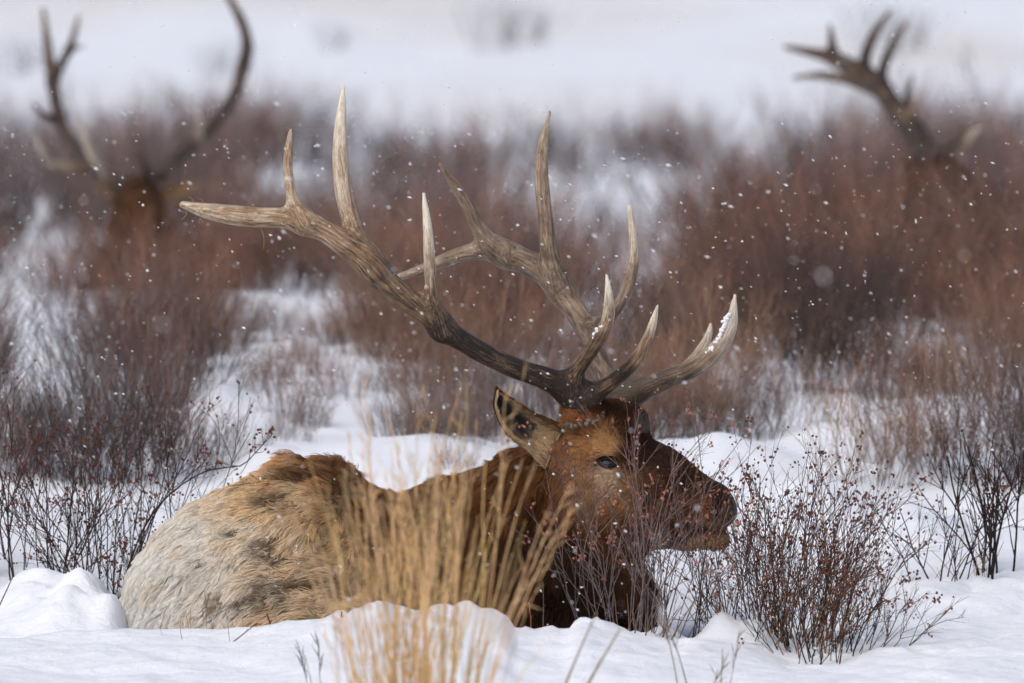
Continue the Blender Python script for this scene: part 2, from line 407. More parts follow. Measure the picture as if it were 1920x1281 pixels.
def build_antler(name, chains, D0, material, parent, res, k, tone=0.):
    """chains: lists of (px, py, depth offset m, width px); the first one is the main beam.
    tips list: how pale the end of each chain gets"""
    W = []
    for ch, tipv in chains:
        pts = []
        for (px, py, d, wd) in ch:
            c = P(px, py, D0 + d); pts.append((*c, wd * .5 / FPX * (D0 + d)))
        W.append((catmull(pts, .014), tipv))
    allp = np.concatenate([c for c, _ in W])
    mr = allp[:, 3].max() + .03
    F = Field(allp[:, :3].min(0) - mr, allp[:, :3].max(0) + mr, res)
    first = True
    for c, _ in W:
        arr = np.full(F.v.shape, 1.0, np.float32)
        for a, b_ in zip(c[:-1], c[1:]):
            F.cone(a[:3], b_[:3], max(a[3], .002), max(b_[3], .002), 0., arr=arr)
        if first: F.v = arr; first = False
        else:
            h = np.maximum(k - np.abs(F.v - arr), 0) / k
            F.v = np.minimum(F.v, arr) - h * h * k * .25
    v, f = F.mesh()
    nrm, _ = vnormals(v, f)
    # attributes
    S_ = []
    for ci, (c, tipv) in enumerate(W):
        L = np.concatenate([[0], np.cumsum(np.linalg.norm(np.diff(c[:, :3], axis=0), axis=1))])
        T = np.gradient(c[:, :3], axis=0); T /= np.linalg.norm(T, axis=1, keepdims=True)
        s = L / L[-1]
        for i in range(len(c)): S_.append((c[i, :3], T[i], L[i] + ci * 3.7, tipv[0] + (tipv[1] - tipv[0]) * (s[i] ** tipv[2]), c[i, 3]))
    kd = kdtree.KDTree(len(S_))
    for i, s in enumerate(S_): kd.insert(s[0], i)
    kd.balance()
    C = np.array([s[0] for s in S_]); Tn = np.array([s[1] for s in S_]); Lr = np.array([s[2] for s in S_]); Tp = np.array([s[3] for s in S_]); Rr = np.array([s[4] for s in S_])
    nn = np.zeros((len(v), 3), int); wt = np.zeros((len(v), 3))
    for i, p in enumerate(v):
        for j, (co, ix, dist) in enumerate(kd.find_n(p, 3)): nn[i, j] = ix; wt[i, j] = 1 / max(dist - Rr[ix] * .6, .003) ** 2
    wt /= wt.sum(1, keepdims=True)
    tip = (Tp[nn] * wt).sum(1)
    t0 = Tn[nn[:, 0]]; rel = v - C[nn[:, 0]]
    run = Lr[nn[:, 0]] + (rel * t0).sum(1)
    ref = np.array((.25, 1, .1)); A = np.cross(t0, ref); A /= np.linalg.norm(A, axis=1, keepdims=True); B = np.cross(t0, A)
    g = np.stack([(rel * A).sum(1), (rel * B).sum(1), run], 1)
    # shallow furrows along the beam
    fur = vnoise(g * np.array((150, 150, 10)), 3)
    v = v + nrm * (fur * .0008 * np.clip(1.2 - tip, .1, 1))[:, None]
    me = mesh_from(name, v - np.array(parent.location), f, material)
    col_attr(me, 'grain', g)
    a = me.attributes.new('tip', 'FLOAT', 'POINT'); a.data.foreach_set('value', (tip + tone).astype(np.float32))
    return obj(name, me, parent)

def blob_mesh(name, centers, radii, material, org, sub=1, jit=.2, seed=1):
    """many small lumpy balls"""
    t = (1 + 5 ** .5) / 2
    V = np.array([(-1, t, 0), (1, t, 0), (-1, -t, 0), (1, -t, 0), (0, -1, t), (0, 1, t), (0, -1, -t), (0, 1, -t), (t, 0, -1), (t, 0, 1), (-t, 0, -1), (-t, 0, 1)], float); V /= np.linalg.norm(V[0])
    Fc = np.array([(0, 11, 5), (0, 5, 1), (0, 1, 7), (0, 7, 10), (0, 10, 11), (1, 5, 9), (5, 11, 4), (11, 10, 2), (10, 7, 6), (7, 1, 8), (3, 9, 4), (3, 4, 2), (3, 2, 6), (3, 6, 8), (3, 8, 9), (4, 9, 5), (2, 4, 11), (6, 2, 10), (8, 6, 7), (9, 8, 1)])
    rg = np.random.default_rng(seed); c = np.asarray(centers, float); r = np.asarray(radii, float)
    if r.ndim == 1: r = np.repeat(r[:, None], 3, 1)
    vv = c[:, None, :] + V[None] * r[:, None, :] * (1 + rg.uniform(-jit, jit, (len(c), 12, 1)))
    ff = Fc[None] + 12 * np.arange(len(c))[:, None, None]
    return mesh_from(name, (vv - np.asarray(org)).reshape(-1, 3), ff.reshape(-1, 3), material)

# ------------------------------------------------------------------ fur
KEYS = np.array([
 # px, py, r, g, b, length, flow x, flow z, lift
 (240, 1165, .70, .64, .54, .035, -.6, -.8, .32), (290, 1080, .70, .63, .52, .035, -.7, -.7, .32), (350, 1000, .67, .58, .46, .038, -.8, -.5, .32), (420, 925, .56, .43, .29, .042, -.85, -.4, .28),
 (300, 1175, .68, .61, .51, .035, -.6, -.8, .2), (400, 1080, .66, .56, .44, .042, -.8, -.55, .32), (400, 1170, .64, .55, .44, .04, -.75, -.65, .32), (460, 1010, .60, .49, .36, .045, -.85, -.5, .32), (470, 940, .46, .32, .18, .05, -.9, -.35, .3),
 (500, 885, .46, .31, .18, .055, -.85, -.05, .4), (555, 852, .36, .20, .09, .095, -.45, .55, .8), (605, 848, .30, .155, .065, .12, -.1, .8, 1.0), (645, 872, .13, .06, .028, .095, .3, .6, .7), (600, 895, .22, .115, .05, .06, -.8, .1, .45),
 (560, 945, .50, .36, .22, .055, -.8, -.5, .35), (540, 1010, .56, .43, .29, .06, -.5, -.8, .35), (500, 1090, .60, .48, .35, .055, -.85, -.4, .3), (580, 1080, .50, .37, .24, .075, -.8, -.1, .4), (560, 1150, .52, .40, .27, .06, -.9, -.2, .3), (640, 1150, .48, .37, .25, .06, -.7, -.3, .35),
 (620, 990, .38, .25, .13, .065, -.5, -.8, .4), (690, 940, .15, .075, .035, .06, -.5, -.6, .4), (760, 935, .20, .11, .055, .05, -.7, -.4, .35), (760, 1060, .24, .135, .065, .06, -.6, -.7, .35), (850, 910, .14, .067, .029, .05, -.7, -.4, .4), (860, 1050, .15, .075, .03, .06, -.5, -.8, .35),
 (940, 870, .12, .053, .021, .05, -.6, -.4, .4), (960, 960, .12, .05, .018, .06, -.5, -.8, .35), (960, 1080, .06, .026, .011, .08, -.3, -.9, .3),
 (1010, 890, .11, .046, .017, .045, -.6, -.7, .35), (1010, 960, .055, .024, .010, .07, -.45, -.85, .3), (1040, 1030, .045, .019, .008, .10, -.25, -.95, .3), (1070, 1110, .028, .012, .007, .12, -.1, -1, .3), (1130, 1130, .03, .013, .007, .11, -.05, -1, .3), (1180, 1090, .06, .025, .012, .10, -.1, -1, .3),
 (1060, 840, .20, .092, .036, .03, -.7, -.4, .3), (1040, 890, .13, .056, .021, .035, -.6, -.7, .3), (1090, 840, .25, .122, .05, .022, -.75, .1, .25), (1090, 900, .24, .135, .065, .025, -.7, -.5, .25), (1140, 828, .46, .26, .11, .016, -.75, .2, .25), (1110, 800, .22, .09, .03, .025, -.5, .6, .35),
 (1060, 950, .12, .05, .018, .04, -.5, -.8, .3), (1110, 945, .19, .10, .045, .025, -.6, -.7, .25), (1150, 905, .38, .26, .16, .015, -.75, -.3, .2), (1180, 900, .22, .12, .055, .014, -.8, -.2, .2), (1160, 960, .19, .09, .034, .02, -.7, -.5, .25), (1150, 1010, .12, .052, .02, .03, -.4, -.8, .3), (1200, 1040, .10, .043, .017, .035, -.4, -.8, .3),
 (1000, 1040, .035, .015, .007, .09, -.3, -.9, .3), (1060, 1000, .05, .02, .008, .07, -.4, -.85, .3), (1100, 1050, .035, .015, .007, .09, -.2, -.95, .3), (1030, 930, .07, .028, .01, .06, -.5, -.8, .3), (960, 1010, .05, .022, .009, .07, -.4, -.9, .3), (930, 940, .10, .042, .016, .055, -.5, -.8, .35),
 (1130, 762, .03, .013, .007, .055, -.3, .9, .8), (1165, 800, .035, .015, .008, .05, .2, .6, .6), (1215, 850, .03, .014, .009, .012, -.85, .2, .2), (1275, 885, .035, .016, .010, .010, -.85, .2, .2), (1190, 870, .06, .027, .013, .013, -.85, 0, .2), (1220, 895, .07, .033, .017, .012, -.85, -.1, .2),
 (1150, 775, .035, .016, .009, .05, -.2, .9, .7), (1182, 782, .032, .014, .009, .045, .3, .6, .6), (1185, 815, .045, .019, .01, .025, -.2, .5, .4), (1200, 850, .04, .019, .010, .014, -.85, .2, .2), (1250, 868, .03, .016, .010, .011, -.85, .2, .2), (1300, 905, .03, .017, .011, .009, -.85, .2, .2), (1335, 915, .035, .019, .012, .006, -.8, .3, .2),
 (1230, 920, .07, .035, .018, .013, -.85, -.2, .2), (1240, 970, .08, .037, .018, .015, -.8, -.4, .2), (1290, 950, .085, .04, .02, .010, -.85, -.1, .2), (1315, 970, .17, .078, .036, .007, -.85, -.1, .2), (1330, 945, .16, .065, .026, .006, -.85, -.1, .2),
 (1358, 958, .014, .012, .013, .002, -.85, -.1, .2), (1372, 985, .012, .011, .012, .002, -.85, 0, .2), (1345, 992, .30, .2, .12, .004, -.85, 0, .2), (1345, 1018, .38, .26, .14, .012, -.7, -.5, .35), (1300, 1022, .30, .2, .105, .016, -.7, -.5, .35), (1285, 1003, .02, .012, .009, .008, -.8, -.3, .2), (1255, 1015, .07, .033, .016, .016, -.8, -.4, .25)], float)
SPOTS = [(512, 942, 24, 10), (497, 1036, 22, 15), (605, 1030, 14, 22), (407, 1128, 10, 14), (452, 1131, 13, 12), (488, 1118, 10, 24), (560, 898, 34, 9), (560, 1105, 34, 9), (640, 930, 15, 30),
         (690, 1010, 18, 30), (740, 1090, 18, 30), (820, 990, 18, 40), (440, 1003, 12, 5), (430, 880, 10, 4), (660, 1100, 16, 24), (530, 1060, 14, 8), (380, 1060, 9, 4), (350, 1120, 8, 4)]
def keyed(px, py):
    out = np.zeros((len(px), 7)); wsum = np.zeros(len(px))
    for k in KEYS:
        d2 = ((px - k[0]) ** 2 + (py - k[1]) ** 2) / 400. + .12
        # face keys reach less far
        wgt = d2 ** -2.8
        out += wgt[:, None] * k[2:]; wsum += wgt
    return out / wsum[:, None]
def spotmask(px, py):
    s = np.zeros(len(px))
    for (x, y, a, c) in SPOTS: s = np.maximum(s, np.exp(-(((px - x) / a / 1.2) ** 4 + ((py - y) / c / 1.25) ** 4)))
    return s
def hair_object(name, pts, cols, rad, parent, material, root_tone=.4):
    """pts (n, k, 3) world, cols (n,3), rad (n,k)"""
    n, k, _ = pts.shape
    hc = bpy.data.hair_curves.new(name)
    hc.add_curves([k] * n)
    hc.attributes['position'].data.foreach_set('vector', (pts - np.array(parent_world(parent))).astype(np.float32).ravel())
    r = hc.attributes.get('radius') or hc.attributes.new('radius', 'FLOAT', 'POINT')
    r.data.foreach_set('value', rad.astype(np.float32).ravel())
    a = hc.attributes.new('col', 'FLOAT_COLOR', 'POINT')
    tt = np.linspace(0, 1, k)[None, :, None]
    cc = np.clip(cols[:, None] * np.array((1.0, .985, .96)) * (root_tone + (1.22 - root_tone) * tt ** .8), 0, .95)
    a.data.foreach_set('color', np.concatenate([cc, np.ones((n, k, 1))], 2).astype(np.float32).ravel())
    hc.materials.append(material)
    return obj(name, hc, parent)
def parent_world(o):
    p = np.zeros(3)
    while o is not None: p = p + np.array(o.location); o = o.parent
    return p
def grow_fur(rng, root, nrm, length, flow, lift, cols, tuft, K=6, rad=.0009, clump=.55, curl=.25, wild=.75):
    n = len(root)
    fl = flow - nrm * (flow * nrm).sum(1, keepdims=True)
    fl /= np.maximum(np.linalg.norm(fl, axis=1, keepdims=True), 1e-6)
    d = fl * (1 - lift[:, None] * .55) + nrm * (lift[:, None] * 1.0 + .05)
    nz = np.stack([fbm(root / .05 + s * 7.7, 3, 30 + s) for s in range(3)], 1)
    d = d + nz * wild + rng.normal(0, .10, (n, 3))
    d /= np.linalg.norm(d, axis=1, keepdims=True)
    ln = length * rng.uniform(.6, 1.15, n)
    # tufts: hairs lean to the tip of the nearest guide
    m = max(20, n // tuft)
    gi = rng.choice(n, m, replace=False)
    kd = kdtree.KDTree(m)
    for j, g in enumerate(gi): kd.insert(root[g], j)
    kd.balance()
    near = np.array([kd.find(p)[1] for p in root]); G = gi[near]
    t = np.linspace(0, 1, K)
    bend = np.cross(d, nrm) * rng.normal(0, curl, (n, 1)) - np.array((0, 0, .22)) * (length[:, None] > .03)
    pts = root[:, None] + d[:, None] * (ln[:, None] * t)[..., None] + bend[:, None] * (ln[:, None] * t ** 2)[..., None] - (nrm * lift[:, None])[:, None] * (ln[:, None] * t ** 2 * .35)[..., None]
    gp = pts[G]
    cl = clump * rng.uniform(.5, 1.1, n)
    pts = pts + (gp - pts) * ((t ** 1.6)[None] * cl[:, None])[..., None]
    # keep roots buried
    pts[:, 0] -= nrm * .004
    tv = rng.normal(1, .16, (m, 1)); hv = rng.normal(1, .10, (n, 1))
    c = np.maximum(cols, .004) * np.clip(tv[near] * hv, .6, 1.3)
    c = c * np.minimum(1, .80 / c.max(1, keepdims=True))
    r = rad * (1.0 - .8 * t ** 1.5)[None] * rng.uniform(.8, 1.2, (n, 1))
    return pts, c, r
def sample_surface(rng, v, nrm, tris, dens, count):
    a = np.linalg.norm(np.cross(v[tris[:, 1]] - v[tris[:, 0]], v[tris[:, 2]] - v[tris[:, 0]]), axis=1) * dens
    ti = rng.choice(len(tris), count, p=a / a.sum())
    u = rng.random((count, 2)); fl = u.sum(1) > 1; u[fl] = 1 - u[fl]
    T = tris[ti]
    p = v[T[:, 0]] * (1 - u.sum(1))[:, None] + v[T[:, 1]] * u[:, :1] + v[T[:, 2]] * u[:, 1:]
    nn = nrm[T[:, 0]] * (1 - u.sum(1))[:, None] + nrm[T[:, 1]] * u[:, :1] + nrm[T[:, 2]] * u[:, 1:]
    return p, nn / np.linalg.norm(nn, axis=1, keepdims=True)
class Tubes:
    def __init__(s): s.V = []; s.F = []; s.C = []; s.n = 0
    def add(s, pts, rad, cols, sides=3):
        pts = np.asarray(pts, float); rad = np.asarray(rad, float); cols = np.asarray(cols, float)
        T = np.gradient(pts, axis=0); T /= np.maximum(np.linalg.norm(T, axis=1, keepdims=True), 1e-9)
        ref = np.array((.3, .9, .1)) if abs(T[0][1]) < .8 else np.array((1., .1, .2))
        A = np.cross(T, ref); A /= np.maximum(np.linalg.norm(A, axis=1, keepdims=True), 1e-9); B = np.cross(T, A)
        an = np.arange(sides) * 2 * math.pi / sides
        ring = pts[:, None] + rad[:, None, None] * (np.cos(an)[None, :, None] * A[:, None] + np.sin(an)[None, :, None] * B[:, None])
        k = len(pts); i0 = s.n
        idx = i0 + np.arange(k * sides).reshape(k, sides); nx_ = np.roll(idx, -1, 1)
        q = np.stack([idx[:-1], nx_[:-1], nx_[1:], idx[1:]], -1).reshape(-1, 4)
        s.V.append(ring.reshape(-1, 3)); s.F.append(q); s.C.append(np.repeat(cols, sides, 0)); s.n += k * sides
    def mesh(s, name, material, org=(0, 0, 0)):
        me = mesh_from(name, np.concatenate(s.V) - np.asarray(org), np.concatenate(s.F), material)
        col_attr(me, 'col', np.concatenate(s.C))
        return me
    def obj(s, name, material, parent=None, org=(0, 0, 0)):
        return obj(name, s.mesh(name, material, org), parent)
# ------------------------------------------------------------------ main elk
rng = np.random.default_rng(7)
D0 = 20.0
def E(px, py, d): return P(px, py, D0 + d)
elk = empty('elk', tuple(P(700, 1180, 20.0)))
tag(elk, 'sharp bull elk bedded in the snow with tall pale-tipped antlers', 'elk', 'bull elk resting in the snow')
lo = E(190, 1200, -.62); hi = E(1420, 740, .95)
F = Field((lo[0], D0 - .62, lo[2] - .10), (hi[0], D0 + 1.0, hi[2]), .0085)
# trunk: rump and haunch nearest, the barrel runs away behind, then chest and neck
F.ell(E(545, 1180, -.05), (.405, .40, .385), 0)
F.ell(E(430, 1190, -.12), (.255, .36, .27), .10)
F.ell(E(590, 1010, .02), (.14, .20, .17), .10)
F.cone(E(600, 1130, .15), E(920, 1130, .45), .275, .26, .10)
F.cone(E(900, 1120, .42), E(1010, 1060, .22), .25, .20, .12)
F.cone(E(990, 1060, .22), E(1085, 905, .03), .20, .125, .08)
F.cone(E(1030, 1110, .12), E(1110, 1090, .02), .155, .12, .08)          # breast and mane
F.cone(E(1110, 1100, .02), E(1140, 980, .0), .11, .085, .06)
F.cone(E(850, 1010, .36), E(1000, 935, .12), .13, .115, .08)
# folded legs
F.cone(E(1000, 1190, -.05), E(1170, 1200, -.15), .075, .05, .05); F.cone(E(1170, 1200, -.15), E(1010, 1230, -.12), .042, .034, .02)
F.cone(E(520, 1190, -.38), E(700, 1185, -.40), .14, .085, .08); F.cone(E(700, 1195, -.40), E(520, 1225, -.42), .06, .04, .03)
# head
F.ell(E(1128, 848, 0), (.115, .098, .105), .05)
F.cone(E(1125, 860, 0), E(1235, 893, 0), .108, .073, .03, sy=1.12)
F.cone(E(1235, 893, 0), E(1325, 944, 0), .073, .058, .02, sy=1.18)
F.cone(E(1100, 925, 0), E(1235, 962, 0), .100, .056, .05, sy=1.2)       # cheek
F.cone(E(1235, 962, 0), E(1318, 975, 0), .050, .034, .03, sy=1.1)
F.ell(E(1335, 950, 0), (.058, .050, .048), .03)                         # muzzle pad
F.ell(E(1356, 964, 0), (.034, .040, .030), .02)
F.cone(E(1150, 985, 0), E(1290, 1006, 0), .060, .026, .04, sy=1.25)      # lower jaw
F.cone(E(1285, 1008, 0), E(1350, 1011, 0), .030, .024, .02, sy=.95)
F.ell(E(1150, 800, 0), (.070, .085, .045), .04)                          # poll between the antlers
F.ell(E(1185, 812, 0), (.030, .05, .03), .03)
for s in (-1, 1):
    F.cone(E(1112, 812, .05 * s), E(1092, 775, .075 * s), .045, .042, .04)
    F.cone(E(1112, 843, .078 * s), E(1168, 851, .070 * s), .022, .018, .03)   # brow
    F.cone(E(1120, 892, .080 * s), E(1200, 912, .062 * s), .020, .016, .03)   # cheekbone
    F.ell(E(1139, 866, .100 * s), (.034, .022, .020), .012, sub=True)         # eye socket
    F.ell(E(1356, 948, .040 * s), (.013, .016, .016), .012, sub=True)         # nostril
    F.ell(E(1347, 941, .044 * s), (.009, .012, .008), .010, sub=True)
for q_ in np.linspace(0, 1, 9):
    for s in (-1, 1):
        c_ = E(1388 - 100 * q_, 993 + 7 * q_, .05 * s); F.ell(c_, (.014, .044 if q_ > .12 else .06, .0105 * (1 - .4 * q_)), .004, sub=True)   # parted lips
bv, bf = F.mesh()
bn, bt = vnormals(bv, bf)
bv = bv + bn * (.010 * fbm(bv / .09, 3, 77))[:, None] * sstep(to_px(bv)[0], 1090, 1000)[:, None]
px, py = to_px(bv); kv = keyed(px, py)
nose = np.exp(-(((px - 1366) / 34) ** 4 + ((py - 955) / 36) ** 4))
nose = np.maximum(nose, np.exp(-(((px - 1376) / 12) ** 4 + ((py - 980) / 12) ** 4)))
cv = kv[:, :3] * .55
cv = cv * (1 - nose[:, None]) + np.array((.010, .009, .010)) * nose[:, None]
lipm = np.exp(-(((px - 1335) / 55) ** 4 + ((py - 996) / 7) ** 4))
cv = cv * (1 - .8 * lipm[:, None]) + .8 * np.array((.03, .024, .022)) * lipm[:, None]
eyeb = np.exp(-(((px - 1139) / 24) ** 4 + ((py - 866) / 13) ** 4)) * (bn[:, 1] < .2)
cv = cv * (1 - .95 * eyeb[:, None]) + .95 * np.array((.012, .008, .007)) * eyeb[:, None]
me = mesh_from('body', bv - np.array(elk.location), bf, M_BODY)
col_attr(me, 'col', cv)
a = me.attributes.new('wet', 'FLOAT', 'POINT'); a.data.foreach_set('value', np.maximum(nose, .6 * lipm).astype(np.float32))
body = obj('body', me, elk)
# fur
tc_ = bv[bt].mean(1); tn_ = bn[bt].mean(1)
tx, ty = to_px(tc_)
dens = np.where(tx > 1050, 2.2, 1.0) * np.where(tn_[:, 1] > .25, .35, 1.0)
dens *= (tc_[:, 2] > -.10)
dens = np.where((tx > 1100) & (ty < 1030), dens * 1.7, dens)
tnose = np.exp(-(((tx - 1366) / 35) ** 4 + ((ty - 955) / 37) ** 4)); dens *= (tnose < .5)
dens *= ~((tx > 1285) & (np.abs(ty - 996) < 11))
dens *= ~((np.abs(tx - 1139) < 21) & (np.abs(ty - 866) < 11) & (tn_[:, 1] < .3))
NH = 240000
root, hn = sample_surface(rng, bv, bn, bt, dens, NH)
hx, hy = to_px(root); kh = keyed(hx, hy); fl2_ = np.stack([kh[:, 4], np.zeros(NH), kh[:, 5]], 1) * kh[:, 3:4] * .6; sp = spotmask(hx, hy)
for q_ in (.9,): mx_, my_ = to_px(root + fl2_ * q_); sp = np.maximum(sp, spotmask(mx_, my_))
cols = kh[:, :3].copy() * (1.4 + .3 * sstep(hx, 1030, 1080) * (1 - sstep(hy, 930, 1000)) - .7 * sstep(hx, 940, 1020) * sstep(hy, 930, 1000) * (1 - sstep(hx, 1200, 1280)))[:, None] * (1 + (1 - sstep(hx, 380, 560))[:, None] * np.array((.08, .17, .32)))
streak = fbm(np.stack([root[:, 0] * 9 + root[:, 2] * 12, root[:, 1] * 20, root[:, 2] * 26 - root[:, 0] * 16], 1), 4, 41)
onbody = (1 - sstep(hx, 900, 1050))
cols *= (1 + .38 * streak * onbody + .35 * fbm(root / .02, 2, 43))[:, None]
warm = sstep(fbm(root / .06, 3, 47), .02, .35) * onbody
cols = cols * (1 - .4 * warm[:, None]) + .4 * warm[:, None] * cols * np.array((.82, .66, .50))
cols = cols * (1 - .85 * sp[:, None]) + .85 * sp[:, None] * np.array((.045, .022, .011))
length = kh[:, 3] * (1 - .72 * sp) * (1 + .3 * fbm(root / .07, 2, 44))
flow = np.stack([kh[:, 4], np.zeros(NH), kh[:, 5]], 1)
swirl = fbm(root / .16, 2, 45) * .9 * onbody * (.35 + .65 * sstep(hx, 380, 560))
flow = flow + np.stack([-flow[:, 2], np.zeros(NH), flow[:, 0]], 1) * swirl[:, None]
lift = np.clip(kh[:, 6] + .15 * fbm(root / .05, 2, 46) - .2 * sp, .05, 1)
face = (hx > 1050) & (hy < 1045)
for sel, tuft, rad, clump, nm in ((~face, 20, .0010, .72, 'fur'), (face, 12, .00075, .35, 'face_fur')):
    pts, c, r = grow_fur(rng, root[sel], hn[sel], length[sel], flow[sel], lift[sel], cols[sel], tuft, rad=rad, clump=clump, wild=.95 if nm == 'fur' else .5)
    if nm == 'face_fur':
        keep = ~((np.abs(to_px(pts[:, -1])[0] - 1139) < 17) & (np.abs(to_px(pts[:, -1])[1] - 866) < 8) & (pts[:, -1, 1] < D0))
        pts, c, r = pts[keep], c[keep], r[keep]
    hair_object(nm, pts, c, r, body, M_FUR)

# eyes
def eye(s):
    c = E(1139, 867, .078 * s)
    nu, nv_ = 24, 14; V = []; 
    for i in range(nv_ + 1):
        th = math.pi * i / nv_
        for j in range(nu):
            ph = 2 * math.pi * j / nu
            V.append(c + np.array((.023 * math.sin(th) * math.cos(ph), .021 * math.cos(th), .017 * math.sin(th) * math.sin(ph))))
    Fq = [(i * nu + j, i * nu + (j + 1) % nu, (i + 1) * nu + (j + 1) % nu, (i + 1) * nu + j) for i in range(nv_) for j in range(nu)]
    e = obj('eye', mesh_from('eye', np.array(V) - np.array(elk.location), Fq, M_EYE), elk)
    # lids: two arcs of hide closing the upper and lower rim
    for sg, thick in ((1, .0058), (-1, .0045)):
        pl = []
        for t in np.linspace(-1, 1, 11):
            z = (.0108 if sg > 0 else -.0096) * (1 - t * t) - .002 * t * sg * 0
            y_ = -.0195 * math.sqrt(max(0, 1 - (t * .85) ** 2)) * (1 if s < 0 else -1)
            pl.append(c + np.array((t * .0245, y_ * .99, z - .003 * t)))
        T_ = Tubes(); T_.add(pl, [thick * .55] + [thick] * 9 + [thick * .5], [(.018, .012, .010)] * 11, sides=8)
        l = T_.obj('eyelid', M_BODY, e, elk.location)
eye(-1); eye(1)

# ears: a cupped leaf of hide, open towards the side
def ear(back, front, dback, dfront, cup, nm='ear', far=False):
    nt_, ns = 26, 15
    tb = catmull([(x, y, 0) for x, y in back], 4); tf = catmull([(x, y, 0) for x, y in front], 4)
    def at(c, t):
        L = np.concatenate([[0], np.cumsum(np.linalg.norm(np.diff(c, axis=0), axis=1))]); L /= L[-1]
        return np.array([np.interp(t, L, c[:, k]) for k in range(2)])
    grid = np.zeros((nt_, ns, 3)); uv = np.zeros((nt_, ns, 2))
    for i, t in enumerate(np.linspace(0, 1, nt_)):
        b_, f_ = at(tb, t), at(tf, t)
        for j, s in enumerate(np.linspace(0, 1, ns)):
            p = b_ * (1 - s) + f_ * s
            d = dback * (1 - s) + dfront * s
            depth = cup * (1 - (2 * s - 1) ** 2) * (math.sin(math.pi * min(1, .18 + t * .82)) ** .7 + .1)
            grid[i, j] = E(p[0], p[1], d + depth); uv[i, j] = (t, s)
    du = np.gradient(grid, axis=0); dv = np.gradient(grid, axis=1); nn = np.cross(du, dv); nn /= np.maximum(np.linalg.norm(nn, axis=2, keepdims=True), 1e-9)
    if nn[:, :, 1].mean() > 0: nn = -nn
    if far: nn = -nn
    th = .006 * (1 - .6 * uv[:, :, :1])
    inn = grid + nn * th * .5; out = grid - nn * th * .5
    V = np.concatenate([inn.reshape(-1, 3), out.reshape(-1, 3)]); o = nt_ * ns
    id_ = np.arange(o).reshape(nt_, ns); Q = [np.stack([id_[:-1, :-1], id_[1:, :-1], id_[1:, 1:], id_[:-1, 1:]], -1).reshape(-1, 4)]
    Q.append(Q[0][:, ::-1] + o)
    rim = list(id_[:, 0]) + list(id_[-1, 1:]) + list(id_[::-1, -1][1:]) + list(id_[0, ::-1][1:-1])
    Q.append(np.array([(rim[i], rim[(i + 1) % len(rim)], rim[(i + 1) % len(rim)] + o, rim[i] + o) for i in range(len(rim))]))
    t_, s_ = uv[..., 0].ravel(), uv[..., 1].ravel()
    dark = np.exp(-(((t_ - .66) / .46) ** 6 + ((s_ - .46) / .42) ** 6))
    pale = np.array((.72, .50, .29)); ci = pale * (1 - dark[:, None]) + np.array((.030, .030, .032)) * dark[:, None]
    ed = sstep(s_, .82, 1.0); ci = ci * (1 - ed[:, None]) + np.array((.09, .045, .02)) * ed[:, None]
    co = np.tile(np.array((.14, .06, .022)), (o, 1))
    me = mesh_from(nm, V - np.array(elk.location), np.concatenate(Q), M_SKIN); col_attr(me, 'col', np.concatenate([ci, co]) * .8)
    e = obj(nm, me, elk)
    # hair inside and outside
    rg = np.random.default_rng(5)
    n_ = 11000; ii = rg.random(n_) * (nt_ - 1.01); jj = rg.random(n_) * (ns - 1.01)
    i0, j0 = ii.astype(int), jj.astype(int)
    fr = lambda G: G[i0, j0] * (1 - (ii - i0))[:, None] + G[i0 + 1, j0] * (ii - i0)[:, None]
    pos = fr(grid) + (grid[i0, j0 + 1] - grid[i0, j0]) * (jj - j0)[:, None]; nr = nn[i0, j0]
    side = rg.random(n_) < .55
    T_ = uv[i0, j0, 0]; S2 = jj / (ns - 1)
    axis_ = du[i0, j0] / np.linalg.norm(du[i0, j0], axis=1, keepdims=True); cross_ = dv[i0, j0] / np.maximum(np.linalg.norm(dv[i0, j0], axis=1, keepdims=True), 1e-9)
    fl = axis_ * np.where(side, .7, .9)[:, None] + cross_ * ((.5 - S2) * np.where(side, -.6, .3))[:, None]
    cI = fr(ci.reshape(nt_, ns, 3)); cO = np.tile(np.array((.20, .085, .03)), (n_, 1)) * (1 - .5 * T_[:, None])
    ln = np.where(side, np.where(T_ < .38, .034, .012), .014)
    dk_ = fr(np.repeat(dark.reshape(nt_, ns, 1), 3, 2))[:, 0]
    ln = ln * np.where(side, 1 - .6 * dk_, 1)
    kp_ = (~side) | (dk_ < .45)
    pos, nr, side, ln, fl, cI, cO, n_ = pos[kp_], nr[kp_], side[kp_], ln[kp_], fl[kp_], cI[kp_], cO[kp_], int(kp_.sum())
    p3, c3, r3 = grow_fur(rg, pos + nr * np.where(side, .003, -.003)[:, None], np.where(side[:, None], nr, -nr), ln, fl, np.where(side, .30, .2), np.where(side[:, None], cI * 1.2, cO), 10, rad=.0008, clump=.45, wild=.2)
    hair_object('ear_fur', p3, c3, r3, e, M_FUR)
ear([(1022, 880), (990, 846), (958, 820), (938, 792), (928, 762), (931, 734)], [(1055, 806), (1022, 788), (990, 768), (966, 753), (948, 742), (934, 733)], -.085, -.075, .042)
ear([(1060, 860), (1040, 835), (1010, 815), (990, 800), (975, 785), (968, 770)], [(1085, 815), (1060, 800), (1035, 790), (1010, 780), (990, 773), (970, 768)], .11, .10, -.04, far=True)

